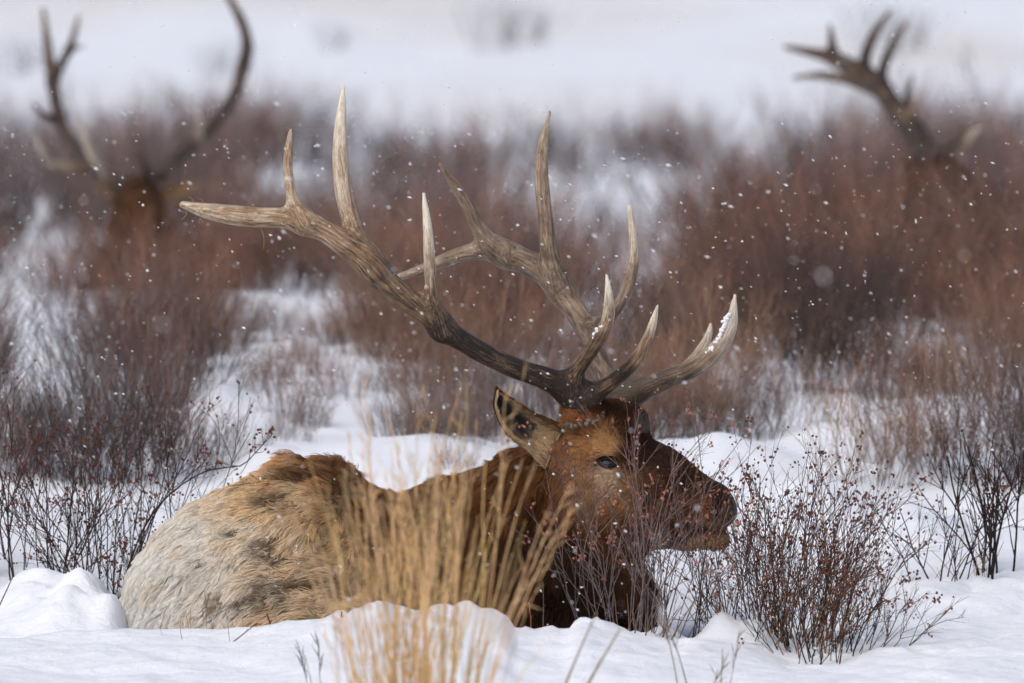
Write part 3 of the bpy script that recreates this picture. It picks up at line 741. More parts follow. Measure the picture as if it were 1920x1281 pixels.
# antlers
near_chains = [
 ([(1096, 790, -.075, 62), (1080, 742, -.09, 66), (1030, 713, -.13, 58), (955, 686, -.20, 50), (870, 642, -.29, 52), (805, 592, -.35, 56), (742, 545, -.39, 60), (690, 492, -.41, 64), (640, 455, -.42, 58), (600, 430, -.42, 52), (545, 411, -.41, 48), (460, 406, -.37, 42), (395, 397, -.33, 34), (343, 384, -.30, 15)], (.02, .78, 1.35)),
 ([(1068, 735, -.10, 46), (1082, 695, -.13, 36), (1112, 652, -.17, 33), (1138, 605, -.20, 30), (1142, 560, -.22, 22), (1137, 514, -.23, 6)], (.12, 1.25, 2.0)),
 ([(1098, 748, -.09, 46), (1145, 718, -.13, 33), (1188, 680, -.18, 30), (1214, 636, -.22, 24), (1226, 600, -.24, 17), (1233, 571, -.25, 5)], (.12, 1.15, 2.6)),
 ([(826, 618, -.33, 46), (812, 570, -.36, 30), (806, 500, -.40, 27), (802, 430, -.42, 22), (794, 362, -.43, 8)], (.10, 1.35, 1.1)),
 ([(700, 505, -.40, 56), (668, 440, -.39, 52), (646, 370, -.36, 46), (638, 300, -.33, 42), (639, 225, -.31, 28), (645, 152, -.30, 5)], (.26, 1.12, .8)),
 ([(572, 418, -.42, 46), (550, 378, -.41, 30), (540, 325, -.39, 26), (541, 280, -.38, 20), (545, 243, -.37, 9)], (.62, .72, 1.0))]
far_chains = [
 ([(1160, 770, .065, 62), (1150, 735, .08, 62), (1122, 680, .13, 52), (1103, 625, .20, 50), (1068, 567, .27, 56), (1022, 513, .33, 60), (962, 480, .38, 56), (905, 470, .40, 44), (850, 482, .40, 36), (795, 505, .39, 28), (748, 520, .38, 18)], (.10, .40, 1.0)),
 ([(1168, 748, .06, 52), (1235, 717, .03, 44), (1300, 690, .0, 38), (1345, 655, -.02, 37), (1370, 610, -.03, 28), (1378, 552, -.04, 6)], (.0, 1.25, 2.2)),
 ([(1165, 735, .10, 40), (1230, 712, .13, 24), (1285, 688, .17, 24), (1316, 655, .19, 25), (1330, 625, .20, 16), (1333, 602, .20, 5)], (.15, .85, 1.8)),
 ([(1108, 620, .20, 34), (1145, 592, .21, 30), (1172, 553, .23, 31), (1188, 495, .26, 27), (1187, 440, .28, 22), (1180, 388, .29, 13)], (.14, .95, 1.8)),
 ([(1052, 545, .29, 56), (1032, 480, .31, 50), (1023, 410, .32, 42), (1015, 325, .33, 38), (1020, 265, .34, 28), (1030, 210, .34, 9)], (.20, .55, 1.2)),
 ([(950, 480, .38, 50), (905, 440, .38, 38), (875, 385, .37, 30), (850, 345, .36, 24), (825, 308, .35, 11)], (.25, .42, 1.0))]
def slim(chains, f0):
    out = []
    for ci, (c, t) in enumerate(chains):
        n_ = len(c); q = []
        for i, (x, y, d, wd) in enumerate(c):
            k_ = f0[ci]
            if ci == 0: k_ = (.96, .90)[i] if i < 2 else (.92 if x < 480 else k_)
            elif i == 0: k_ = min(1, k_ + .08)
            q.append((x, y, d, wd * k_))
        out.append((q, t))
    return out
near_chains = slim(near_chains, (.77, .84, .86, .84, .72, .76)); far_chains = slim(far_chains, (.79, .93, .85, .78, .70, .80))
antn = build_antler('antler', near_chains, D0, M_ANT_NEAR, elk, .0048, .034)
antf = build_antler('antler', far_chains, D0, M_ANT_FAR, elk, .0055, .034)
antn['label'] = 'near antler, dark brown at the base and ivory at the tips'; antf['label'] = 'far antler, greyer brown, behind the near one'
def burr(cpx, cpy, d, parent, s):
    c = E(cpx, cpy, d); ax = E(cpx - 12, cpy - 42, d + .02 * s) - c; ax /= np.linalg.norm(ax)
    A = np.cross(ax, (0, 1, 0)); A /= np.linalg.norm(A); B = np.cross(ax, A)
    rg = np.random.default_rng(11); ce = []; ra = []
    for i in range(46):
        t = 2 * math.pi * i / 46 + rg.uniform(-.05, .05)
        ce.append(c + (.0505 + rg.uniform(-.003, .003)) * (A * math.cos(t) + B * math.sin(t)) + ax * rg.uniform(-.005, .006)); ra.append(rg.uniform(.005, .009))
    o = obj('burr', blob_mesh('burr', ce, ra, M_BURR, elk.location, jit=.25), parent)
burr(1095, 782, -.077, antn, -1); burr(1160, 768, .068, antf, 1)
def snow_strip(pl, rad, parent):
    c = catmull([(*E(x, y, d), 0) for x, y, d in pl], .006)[:, :3]
    rg = np.random.default_rng(len(pl)); ce = []; ra = []
    for p in c:
        for k in range(3): ce.append(p + rg.normal(0, .0022, 3)); ra.append(rg.uniform(.5, 1.1) * rad)
    obj('clinging_snow', blob_mesh('clinging_snow', ce, ra, M_FLAKE, elk.location, jit=.3), parent)
snow_strip([(1112, 636, -.185), (1120, 622, -.195), (1126, 611, -.205)], .0048, antn)
snow_strip([(1328, 662, -.03), (1345, 640, -.035), (1357, 615, -.042), (1364, 592, -.045)], .0065, antf)
# wisps of dry grass caught on the long antler point
for (x0, y0, x1, y1) in ((372, 392, 372, 418), (374, 410, 378, 422), (489, 428, 493, 466), (350, 396, 339, 412), (362, 378, 352, 369), (380, 380, 371, 372), (530, 434, 545, 447)):
    T_ = Tubes()
    pp = [(*E(x0 + (x1 - x0) * t + 4 * math.sin(t * 3), y0 + (y1 - y0) * t, -.36 if x0 < 450 else -.43), 0) for t in np.linspace(0, 1, 5)]
    T_.add(np.array(pp)[:, :3], [.0013, .0013, .0012, .001, .0006], [(.42, .30, .17)] * 5)
    T_.obj('caught_straw', M_GRASS, antn, elk.location)

# ------------------------------------------------------------------ two elk behind
def far_elk(label, D, prims, chains_list, ears, org, earc=(.22, .14, .07), furc=(.085, .042, .020)):
    root = empty('elk', tuple(org)); tag(root, label, 'elk', 'bull elk resting in the snow')
    pts = []
    Ppx = lambda p: P(p[0], p[1], D + p[2])
    for pr in prims:
        a, b_, r0, r1 = pr; pts += [Ppx(a), Ppx(b_)]
    pts = np.array(pts)
    F = Field(pts.min(0) - .45, pts.max(0) + .45, .022)
    for a, b_, r0, r1 in prims: F.cone(Ppx(a), Ppx(b_), r0, r1, .08)
    v, f = F.mesh(); n_, t_ = vnormals(v, f)
    v = v + n_ * (.018 * fbm(v / .12, 3, 5))[:, None]
    h = sstep(v[:, 2], .25, .75)[:, None]
    c = np.array(furc) * (.9 + .1 * h)
    hd = np.linalg.norm(v - Ppx(prims[0][0]), axis=1)
    dk = np.exp(-(hd / .13) ** 2)[:, None]
    c = c * (1 - .7 * dk) + .7 * dk * np.array((.03, .014, .008))
    me = mesh_from('body', v - np.array(org), f, M_SKIN); col_attr(me, 'col', c); bd = obj('body', me, root)
    rg = np.random.default_rng(int(abs(org[0]) * 100) + 50)
    rt, hn_ = sample_surface(rg, v, n_, t_, np.ones(len(t_)), 14000)
    kd_ = np.tile(np.array(furc), (14000, 1)) * (1 + .4 * fbm(rt / .1, 2, 3))[:, None]
    dk = np.exp(-(np.linalg.norm(rt - Ppx(prims[0][0]), axis=1) / .13) ** 2)[:, None]
    kd_ = kd_ * (1 - .75 * dk) + .75 * dk * np.array((.03, .014, .008))
    p3, c3, r3 = grow_fur(rg, rt, hn_, np.full(14000, .05), np.tile(np.array((0., .3, -.9)), (14000, 1)), np.full(14000, .3), kd_, 20, K=4, rad=.002)
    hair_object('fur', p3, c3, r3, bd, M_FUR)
    for ch in [[([(p_[0], p_[1], p_[2], p_[3] * 1.25) for p_ in c_], t_) for c_, t_ in ch_] for ch_ in chains_list]: build_antler('antler', ch, D, M_ANT_BG, root, .0085, .03)
    for (a, b_, wd) in ears:
        A, B = Ppx(a), Ppx(b_); ax = B - A; L = np.linalg.norm(ax); ax /= L; sd_ = np.cross(ax, (0, 1, 0)); sd_ /= np.linalg.norm(sd_); dp = np.cross(ax, sd_)
        V = []; nu = 10; ns = 9
        for i in range(ns):
            t = i / (ns - 1); w_ = wd * math.sin(math.pi * (.12 + .88 * t)) ** .8 + .002
            for j in range(nu):
                an = 2 * math.pi * j / nu; V.append(A + ax * L * t + sd_ * w_ * math.cos(an) + dp * (w_ * .35 * math.sin(an) + .3 * w_ * math.cos(an) ** 2))
        Q = [(i * nu + j, i * nu + (j + 1) % nu, (i + 1) * nu + (j + 1) % nu, (i + 1) * nu + j) for i in range(ns - 1) for j in range(nu)]
        me = mesh_from('ear', np.array(V) - np.array(org), Q, M_SKIN); col_attr(me, 'col', np.tile(np.array(earc), (len(V), 1))); obj('ear', me, root)
    return root
tp = (.05, .5, 1.5)
L_right = [([(282, 350, -.02, 24), (330, 300, .05, 22), (390, 245, .14, 20), (436, 185, .22, 19), (455, 125, .28, 19), (462, 75, .33, 17), (448, 30, .36, 15), (424, -12, .38, 9)], tp),
  ([(455, 130, .28, 16), (468, 90, .25, 12), (460, 55, .22, 9), (440, 20, .2, 4)], tp), ([(372, 268, .12, 14), (374, 240, .0, 11), (371, 208, -.10, 6)], (.2, 1.2, .6)),
  ([(288, 345, -.04, 18), (268, 305, -.16, 12), (254, 270, -.24, 6)], tp), ([(300, 332, -.02, 16), (320, 318, -.18, 11), (318, 290, -.28, 5)], tp)]
L_left = [([(228, 352, -.02, 24), (185, 318, .05, 22), (130, 262, .14, 20), (108, 205, .22, 19), (98, 150, .27, 18), (90, 90, .31, 14), (81, 18, .36, 7)], tp),
  ([(98, 155, .27, 16), (118, 115, .26, 14), (132, 88, .25, 12), (148, 30, .27, 5)], tp), ([(130, 92, .25, 10), (142, 89, .2, 7), (158, 88, .16, 4)], tp),
  ([(205, 335, .0, 16), (172, 290, -.14, 14), (158, 255, -.22, 11), (146, 222, -.26, 5)], (.3, 1.3, .5)), ([(180, 315, .05, 16), (100, 308, -.1, 12), (78, 280, -.2, 9), (66, 250, -.24, 5)], (.2, 1.1, .6)), ([(105, 225, .2, 14), (80, 215, .1, 10), (62, 195, .02, 5)], tp)]
o1 = P(270, 640, 40.3)
far_elk('blurred bull elk facing the camera behind the shrubs, antlers spread wide', 40.0,
  [((258, 365, 0), (262, 400, -.10), .10, .095), ((262, 400, -.1), (268, 470, -.25), .09, .06), ((258, 390, .08), (270, 520, .35), .12, .22), ((270, 560, .4), (330, 570, 1.3), .32, .34), ((275, 600, .2), (285, 640, 0), .16, .08)],
  [L_right, L_left], [((225, 375, .05), (180, 318, .10), .045), ((300, 370, .05), (372, 345, .1), .045)], o1)
R_near = [([(1735, 305, 0, 30), (1712, 255, .05, 30), (1680, 205, .1, 30), (1645, 160, .15, 32), (1605, 132, .2, 30), (1560, 108, .22, 22), (1520, 98, .23, 15), (1472, 88, .24, 7)], (.05, .4, 1.)),
  ([(1562, 110, .22, 18), (1560, 80, .2, 13), (1556, 45, .18, 5)], tp), ([(1622, 140, .18, 22), (1622, 110, .15, 18), (1636, 70, .1, 15), (1668, 20, .06, 6)], tp), ([(1655, 165, .14, 20), (1655, 130, .1, 16), (1672, 90, .05, 14), (1702, 40, .02, 6)], tp),
  ([(1690, 220, .08, 18), (1715, 205, .0, 12), (1728, 165, -.05, 5)], (.2, .9, .8)), ([(1728, 290, .0, 22), (1765, 280, -.08, 15), (1800, 262, -.14, 12), (1815, 235, -.17, 5)], tp)]
R_far = [([(1750, 305, .14, 26), (1730, 255, .28, 22), (1690, 205, .45, 20), (1650, 175, .55, 20), (1590, 150, .62, 17), (1540, 142, .66, 13), (1488, 146, .7, 6)], tp),
  ([(1700, 215, .42, 14), (1702, 175, .42, 11), (1712, 140, .42, 5)], tp), ([(1745, 292, .16, 20), (1800, 270, .22, 14), (1835, 240, .26, 6)], (.2, 1.1, .7))]
o2 = P(1800, 640, 40.4)
far_elk('blurred bull elk at the far side, head low, antlers swept back', 40.0,
  [((1745, 322, .06), (1775, 345, .06), .11, .10), ((1775, 345, .06), (1850, 385, .04), .09, .055), ((1745, 345, .10), (1790, 470, .5), .12, .22), ((1800, 560, .6), (1960, 560, 1.1), .31, .34)],
  [R_near, R_far], [((1735, 335, -.05), (1690, 322, -.08), .03), ((1765, 318, .18), (1755, 285, .22), .03)], o2, (.09, .05, .028), (.085, .042, .022))

# ------------------------------------------------------------------ shrubs
def rot_about(v, ax, an):
    ax = ax / np.linalg.norm(ax); return v * math.cos(an) + np.cross(ax, v) * math.sin(an) + ax * ax.dot(v) * (1 - math.cos(an))
def unit(v): return v / np.linalg.norm(v)
class Shrub:
    def __init__(s, seed, base_c, tip_c, sides=3):
        s.r = random.Random(seed); s.T = Tubes(); s.tips = []; s.bc = np.array(base_c); s.tc = np.array(tip_c); s.sides = sides
    def branch(s, p, d, L, r, level, spec, tint, h0):
        r_ = s.r; n = 6 if level == 0 else (5 if level == 1 else 4)
        pts = [np.array(p)]; dirs = [d]
        for i in range(n - 1):
            d = unit(d + np.array((r_.gauss(0, spec['wob']), r_.gauss(0, spec['wob']), r_.gauss(0, spec['wob'] * .6) + spec['up'])))
            pts.append(pts[-1] + d * L / (n - 1)); dirs.append(d)
        pts = np.array(pts); t = np.linspace(0, 1, n)
        rad = r * (1 - .55 * t)
        hh = np.clip(pts[:, 2] / spec['H'], 0, 1)[:, None]
        c = (s.bc * (1 - hh) + s.tc * hh) * tint
        s.T.add(pts, rad, c, s.sides)
        if level < spec['levels']:
            k = spec['kids'][level]; k = r_.randint(max(1, k - 2), k + 1)
            for j in range(k):
                tt = r_.uniform(.25 if level == 0 else .3, .97); i = min(n - 2, int(tt * (n - 1))); f = tt * (n - 1) - i
                q = pts[i] * (1 - f) + pts[i + 1] * f
                ax = np.cross(dirs[i], unit(np.array((r_.gauss(0, 1), r_.gauss(0, 1), r_.gauss(0, 1)))))
                nd = rot_about(dirs[i], ax, r_.uniform(*spec['fork']))
                s.branch(q, nd, L * r_.uniform(*spec['shrink']) * (1.15 - .4 * tt), r * .58, level + 1, spec, tint * r_.uniform(.85, 1.15), h0)
        if level >= spec['tiplevel'] and r_.random() < spec['heads']: s.tips.append((pts[-1], dirs[-1]))
    def grow(s, stems, spread, lean, Lr, r, spec):
        r_ = s.r
        for i in range(stems):
            a = r_.uniform(0, 6.283); rr = spread * math.sqrt(r_.random()); p = np.array((rr * math.cos(a), rr * math.sin(a), -.06))
            le = lean * (rr / spread) * r_.uniform(.5, 1.2) + r_.uniform(0, .12); a2 = a + r_.gauss(0, .5)
            d = np.array((math.sin(le) * math.cos(a2), math.sin(le) * math.sin(a2), math.cos(le)))
            s.branch(p, d, r_.uniform(*Lr), r * r_.uniform(.7, 1.25), 0, spec, r_.uniform(.6, 1.35), 0)
        return s
    def heads(s, name, rad, color, per=(1, 4), spread=.008):
        ce = []; ra = []; cl = []
        for p, d in s.tips:
            for k in range(s.r.randint(*per)):
                ce.append(p + d * s.r.uniform(0, spread) + np.array([s.r.gauss(0, spread * .6) for _ in range(3)])); q_ = rad * s.r.uniform(.65, 1.25); ra.append((q_, q_, q_ * 1.15)); cl.append(np.array(color) * s.r.uniform(.6, 1.4))
        if not ce: return None
        me = blob_mesh(name, ce, np.array(ra), M_SEED, (0, 0, 0), jit=.3, seed=len(ce)); col_attr(me, 'col', np.repeat(np.array(cl), 12, 0)); return me
SPEC_A = dict(wob=.10, up=.05, H=.42, levels=2, kids=(6, 4), fork=(.25, .75), shrink=(.32, .55), tiplevel=1, heads=.5)
SPEC_B = dict(wob=.10, up=.06, H=.9, levels=2, kids=(7, 3), fork=(.2, .6), shrink=(.35, .6), tiplevel=1, heads=.22)
def shrub_thing(label, px, D, stems, spread, lean, Lr, r, spec, bc, tc, seed, head=(.0031, (.16, .06, .04)), per=(1, 3), group=None, dz=0, rotz=0, name='shrub'):
    x = (px - 960) / FPX * D; z = ground_z(x, D) + dz
    root = empty(name, (x, D, z)); root.rotation_euler.z = rotz; tag(root, label, 'shrub', group)
    sh = Shrub(seed, bc, tc, 4).grow(stems, spread, lean, Lr, r, spec)
    t = sh.T.obj('twigs', M_TWIG, root); t['kind'] = 'stuff'
    hm = sh.heads('seed_heads', head[0], head[1], per)
    if hm: o = obj('seed_heads', hm, root); o['kind'] = 'stuff'
    return root
GREY, RUST, DARK, DRUST = (.075, .055, .050), (.20, .095, .062), (.030, .021, .019), (.11, .046, .032)
G1 = 'shrubs near the bedded elk'
def spc(base, **k): d = dict(base); d.update(k); return d
# in front of the muzzle: grey twigs with salmon seed heads
shrub_thing('grey twigged shrub with salmon seed heads standing in front of the elk muzzle', 1185, 19.36, 25, .12, .42, (.32, .58), .0019, spc(SPEC_A, H=.5, kids=(5, 3), heads=.34), (.13, .115, .118), (.20, .12, .10), 21, ((.0030), (.30, .125, .085)), (2, 5), G1)
shrub_thing('sparse shrub with thin stems below the elk jaw', 1262, 19.50, 13, .13, .35, (.20, .42), .0019, spc(SPEC_A, H=.4, kids=(4, 3), heads=.3), DARK, (.13, .065, .045), 22, group=G1)
# right of the nose
shrub_thing('dense dark shrub with rust seed heads just ahead of the elk nose', 1450, 19.62, 44, .17, .42, (.30, .47), .0018, spc(SPEC_A, kids=(7, 4), heads=.4), DARK, (.13, .062, .045), 23, ((.0031), (.15, .062, .042)), group=G1)
shrub_thing('low tangled dark shrub in the snow dip right of the tall seed-headed shrub', 1545, 19.33, 40, .13, .75, (.20, .40), .0017, spc(SPEC_A, H=.3, wob=.17, heads=.25), (.035, .024, .02), (.17, .085, .05), 24, ((.003), (.15, .06, .04)), group=G1)
shrub_thing('short sprigs poking from the snow mound under the nose', 1405, 19.36, 6, .06, .6, (.08, .17), .0014, spc(SPEC_A, H=.15, kids=(3, 2)), DARK, DRUST, 25, group=G1)
# right edge
shrub_thing('open branched dark shrub standing alone on the snow slope', 1775, 20.72, 9, .07, .65, (.22, .36), .0024, spc(SPEC_A, kids=(4, 2), heads=.35), DARK, (.06, .035, .028), 26, group=G1)
shrub_thing('tall thin black shrub cut by the frame edge on the slope', 1868, 20.75, 9, .06, .3, (.30, .46), .0036, spc(SPEC_A, H=.6, kids=(5, 3), heads=.3), (.02, .014, .013), (.06, .03, .024), 27, group=G1)
shrub_thing('tiny red seed sprig alone on the snow slope', 1697, 20.7, 3, .02, .3, (.05, .09), .001, spc(SPEC_A, H=.1, kids=(2, 1), heads=.9), DRUST, DRUST, 28, group=G1)
# left
shrub_thing('upright dark twig shrub behind the snow lump at the frame edge', 70, 20.8, 34, .24, .28, (.30, .56), .0022, spc(SPEC_A, H=.5, kids=(5, 3), heads=.45), (.024, .018, .018), (.09, .045, .036), 29, group=G1)
shrub_thing('spreading shrub with arching rust branches beside the elk rump', 235, 20.9, 28, .18, .7, (.28, .55), .0022, spc(SPEC_A, H=.5, kids=(5, 3), heads=.5), DARK, (.13, .06, .045), 30, group=G1)
shrub_thing('small tangled dark shrub against the lower edge of the rump', 215, 20.35, 26, .10, .7, (.14, .32), .0018, spc(SPEC_A, H=.25, wob=.16, heads=.4), DARK, (.07, .04, .03), 31, group=G1)
# long arching branch reaching over to the back of the elk
r0_ = empty('shrub', tuple(P(250, 1060, 20.8))); tag(r0_, 'single long bare branch arching up beside the elk back', 'shrub', G1)
T_ = Tubes(); mp_ = catmull([(*P(x, y, 20.8 + (x - 250) * .0004), 0) for x, y in ((235, 1080), (270, 990), (320, 925), (390, 882), (450, 874), (478, 850), (510, 815))], .03)[:, :3]
T_.add(mp_, np.linspace(.0032, .0012, len(mp_)), [(.06, .035, .03)] * len(mp_), 5)
rg = np.random.default_rng(8); hc_ = []
for k in range(16):
    i = rg.integers(4, len(mp_) - 1); d_ = unit(rg.normal(0, 1, 3) * (1, .6, 1) + (0, 0, .5)); l_ = rg.uniform(.02, .07)
    T_.add([mp_[i], mp_[i] + d_ * l_ * .5, mp_[i] + d_ * l_ + (0, 0, .006)], [.0013, .001, .0008], [(.07, .035, .028)] * 3); hc_ += [mp_[i] + d_ * l_ + rg.normal(0, .004, 3) for _ in range(3)]
hc_ += [mp_[-1] + rg.normal(0, .006, 3) for _ in range(5)]
T_.obj('branch', M_TWIG, r0_, r0_.location)
hm = blob_mesh('seed_heads', hc_, np.full(len(hc_), .0038), M_SEED, r0_.location, jit=.3); col_attr(hm, 'col', np.tile(np.array((.17, .055, .03)), (len(hc_) * 12, 1))); obj('seed_heads', hm, r0_)['kind'] = 'stuff'

# thicket behind: prototypes copied as individuals
protos = []
for k in range(7):
    bc, tc = [((.050, .036, .034), (.27, .155, .118)), ((.055, .038, .033), (.29, .16, .115)), ((.035, .029, .030), (.13, .105, .10)), ((.06, .045, .038), (.38, .22, .145)), ((.09, .07, .066), (.30, .235, .215)), ((.028, .022, .021), (.13, .085, .07)), ((.05, .034, .028), (.27, .135, .095))][k]
    sh = Shrub(100 + k, bc, tc, 3).grow(42 + 4 * (k % 3), .30, .42, (.45, .95), .0029, SPEC_B)
    tw = sh.T.mesh('twigs', M_TWIG)
    hd = sh.heads('seed_heads', .0045, (.27, .135, .095), (1, 3), .02) if k in (1, 3, 6) else None
    protos.append((tw, hd))
fv, ff, fc, off = [], [], [], 0
fprot = []
for k in range(5):
    bc, tc = [((.03, .02, .02), (.22, .145, .125)), ((.04, .028, .027), (.27, .145, .11)), ((.03, .025, .026), (.13, .10, .098)), ((.04, .03, .028), (.27, .19, .165)), ((.022, .018, .019), (.10, .075, .072))][k]
    sh = Shrub(300 + k, bc, tc, 3).grow(19, .36, .5, (.5, .95), .0072, spc(SPEC_B, kids=(3, 1), heads=0))
    fprot.append((np.concatenate(sh.T.V), np.concatenate(sh.T.F), np.concatenate(sh.T.C)))
farmesh = []
for V_, F_, C_ in fprot:
    m_ = mesh_from('twigs', V_, F_, M_TWIG); col_attr(m_, 'col', C_); farmesh.append(m_)
rs = random.Random(5)
# patches of open snow in the photograph: px, py, half width, half height
PATCH = [(480, 720, 80, 60), (560, 650, 50, 35), (430, 790, 60, 50), (700, 880, 110, 40), (985, 345, 32, 25), (1110, 368, 40, 16), (1245, 370, 35, 14), (540, 350, 60, 20), (50, 470, 70, 28), (40, 630, 60, 28), (130, 640, 25, 14),
         (1340, 870, 80, 30), (1600, 880, 50, 40), (1550, 920, 70, 60), (1720, 1000, 200, 60), (1680, 590, 50, 22), (1780, 600, 40, 18), (1870, 470, 25, 14), (1450, 290, 40, 14), (1240, 465, 40, 14), (1480, 800, 30, 25), (1430, 720, 28, 18), (800, 215, 70, 20), (640, 590, 40, 18), (1860, 870, 50, 40), (1120, 570, 25, 14)]
def free(px, D, h, wd):
    yb = HORIZ + (CAMZ - float(np.interp(D, PROF[:, 0], PROF[:, 1]))) * FPX / D; yt = yb - h * FPX / D; hw = wd * .5 * FPX / D
    for (x, y, a, b_) in PATCH:
        if abs(px - x) < a + hw * .4 and yt + .15 * (yb - yt) < y + b_ * .3 and yb > y - b_: return False
    return True
spots = []; 
def try_add(px, D, sc, force=False, k=None, sep=.26):
    h = .95 * sc; wd = .75 * sc
    if not force:
        if not free(px, D, h, wd): return False
        x = (px - 960) / FPX * D
        for (x2, D2, s2, k2) in spots:
            if (x - x2) ** 2 + (D - D2) ** 2 < (sep * (sc + s2)) ** 2: return False
    spots.append(((px - 960) / FPX * D, D, sc, rs.randrange(7) if k is None else k)); return True
for (px, D, sc, k) in [(350, 22.9, .32, 0), (1630, 22.5, .33, 3), (1700, 22.9, .36, 3), (1770, 22.7, .40, 0), (1850, 22.8, .42, 3), (1920, 22.6, .44, 0), (1990, 22.4, .42, 2), (1660, 23.9, .30, 0), (1790, 24.1, .34, 3),
                       (870, 23.7, .25, 4), (740, 23.6, .2, 4), (640, 24.6, .22, 3), (1180, 23.9, .40, 3), (1300, 23.7, .34, 3), (1400, 23.6, .30, 4), (1490, 23.8, .30, 3), (960, 23.8, .32, 4), (590, 26.0, .2, 4)]:
    try_add(px, D, sc, True, k)
NF_ = len(spots)
for (px, D, sc, k) in [(1650, 30, .52, 6), (1695, 30.6, .58, 1), (1740, 29.8, .56, 0), (1785, 30.8, .6, 6), (1830, 30, .6, 5), (1880, 30.6, .66, 2), (1930, 30, .66, 1), (1720, 28.4, .5, 3), (1800, 28.2, .52, 6), (1870, 28.6, .55, 0), (1670, 28, .45, 1)]:
    try_add(px, D, sc, True, k)
for k_ in range(30):
    try_add(rs.uniform(380, 800), rs.uniform(22.9, 28.5), rs.uniform(.11, .26), True, rs.choice((3, 4, 0, 1)))
for k_ in range(9):
    try_add(rs.uniform(760, 1010), rs.uniform(22.5, 23.5), rs.uniform(.10, .19), True, rs.choice((3, 4, 0)))
def row(x0, x1, step, D0_, D1_, s0, s1, ks):
    px = x0
    while px < x1:
        D = rs.uniform(D0_, D1_); sc = rs.uniform(s0, s1)
        for q_ in (1, .75, .55):
            if try_add(px + rs.uniform(-.4, .4) * step, D, sc * q_, k=rs.choice(ks), sep=.12): break
        px += step
row(-160, 350, 50, 22.4, 23.6, .36, .50, (5, 2, 0, 2)); row(-180, 370, 46, 24, 25.4, .42, .55, (5, 2, 0, 1)); row(-200, 400, 44, 26, 28, .38, .5, (1, 6, 0, 5, 1)); row(-200, 460, 46, 29, 32.5, .30, .42, (1, 6, 0, 6))
row(1480, 2080, 44, 24.6, 26, .38, .55, (6, 0, 3, 5, 2)); row(1440, 2080, 44, 26.5, 28.5, .5, .66, (6, 1, 0, 5, 2, 6)); row(1380, 2080, 44, 29, 31, .5, .68, (6, 1, 0, 5, 2)); row(1560, 2080, 46, 31, 33, .5, .64, (6, 1, 6, 5))
row(800, 1480, 40, 23.5, 24.4, .24, .34, (3, 4, 3, 0)); row(760, 1480, 36, 24.6, 25.8, .28, .42, (3, 6, 3, 0, 2)); row(700, 1440, 38, 26, 28, .34, .5, (3, 1, 0, 6, 2)); row(640, 1420, 46, 28.5, 30.5, .34, .5, (1, 6, 0, 2, 3)); row(440, 1420, 46, 31, 33, .4, .55, (1, 0, 3, 6))
tries = 0
while len(spots) < 290 and tries < 30000:
    tries += 1
    D = 42 + 25 * rs.random()
    px = rs.uniform(-330, 2250); dens_ = .62 + 1.6 * float(vnoise(np.array([px / 170., D / 6., .5]), 3))
    if rs.random() > dens_: continue
    sc_ = rs.uniform(.6, 1.0)
    for q_ in (1, .72, .5):
        if try_add(px, D, sc_ * q_): break
G2 = 'russet shrubs of the thicket behind'
NAMED = ['low rust shrub at the lower right edge of the tall left thicket', 'leftmost small rust shrub below the snow mound on the right slope', 'second small rust shrub below the right snow mound', 'small brown shrub in the middle of the right snow mound', 'taller rust shrub at the right part of the snow mound',
 'brown shrub cut by the right frame edge on the snow mound', 'dark shrub just past the right frame edge on the mound', 'small brown shrub on top of the right snow mound', 'small tan shrub on the crest of the right snow mound',
 'pale twiggy shrub on the snow right of the elk back', 'tiny pale shrub on the snow just behind the elk back', 'tiny tan shrub in the open snow corridor behind the hump', 'tan shrub right above the elk forehead', 'tan shrub above the elk muzzle behind the snow mound',
 'pale small shrub behind the white mound right of the head', 'tan small shrub at the right end of the white mound', 'pale shrub behind the elk ear', 'smallest pale shrub far up the snow corridor']
for i, (x, D, sc, k) in enumerate(spots):
    root = empty('shrub', (x, D, ground_z(x, D) - .03)); root.rotation_euler.z = rs.uniform(0, 6.28); root.scale = (sc * rs.uniform(.9, 1.15), sc * rs.uniform(.9, 1.15), sc)
    px_ = 960 + x / D * FPX
    if i < len(NAMED): lab, grp = NAMED[i], 'small shrubs in the open snow'
    elif D < 36 and px_ < 470: lab, grp = 'dark dense leafless shrub of the tall thicket left of the elk', 'dark thicket shrubs on the left'
    elif D < 39 and px_ > 1290: lab, grp = 'rust brown shrub of the dense thicket beyond the right snow mounds', 'rust thicket shrubs on the right'
    elif D < 42.5: lab, grp = 'tan and brown shrub right behind the elk antlers', 'shrubs right behind the antlers'
    else: lab, grp = 'strongly blurred brown shrub of the far thicket behind the resting elk', G2
    tag(root, lab, 'shrub', grp)
    t = obj('twigs', protos[k][0] if D < 40 else farmesh[k % 5], root); t['kind'] = 'stuff'
    if D < 34 and protos[k][1]: t = obj('seed_heads', protos[k][1], root); t['kind'] = 'stuff'
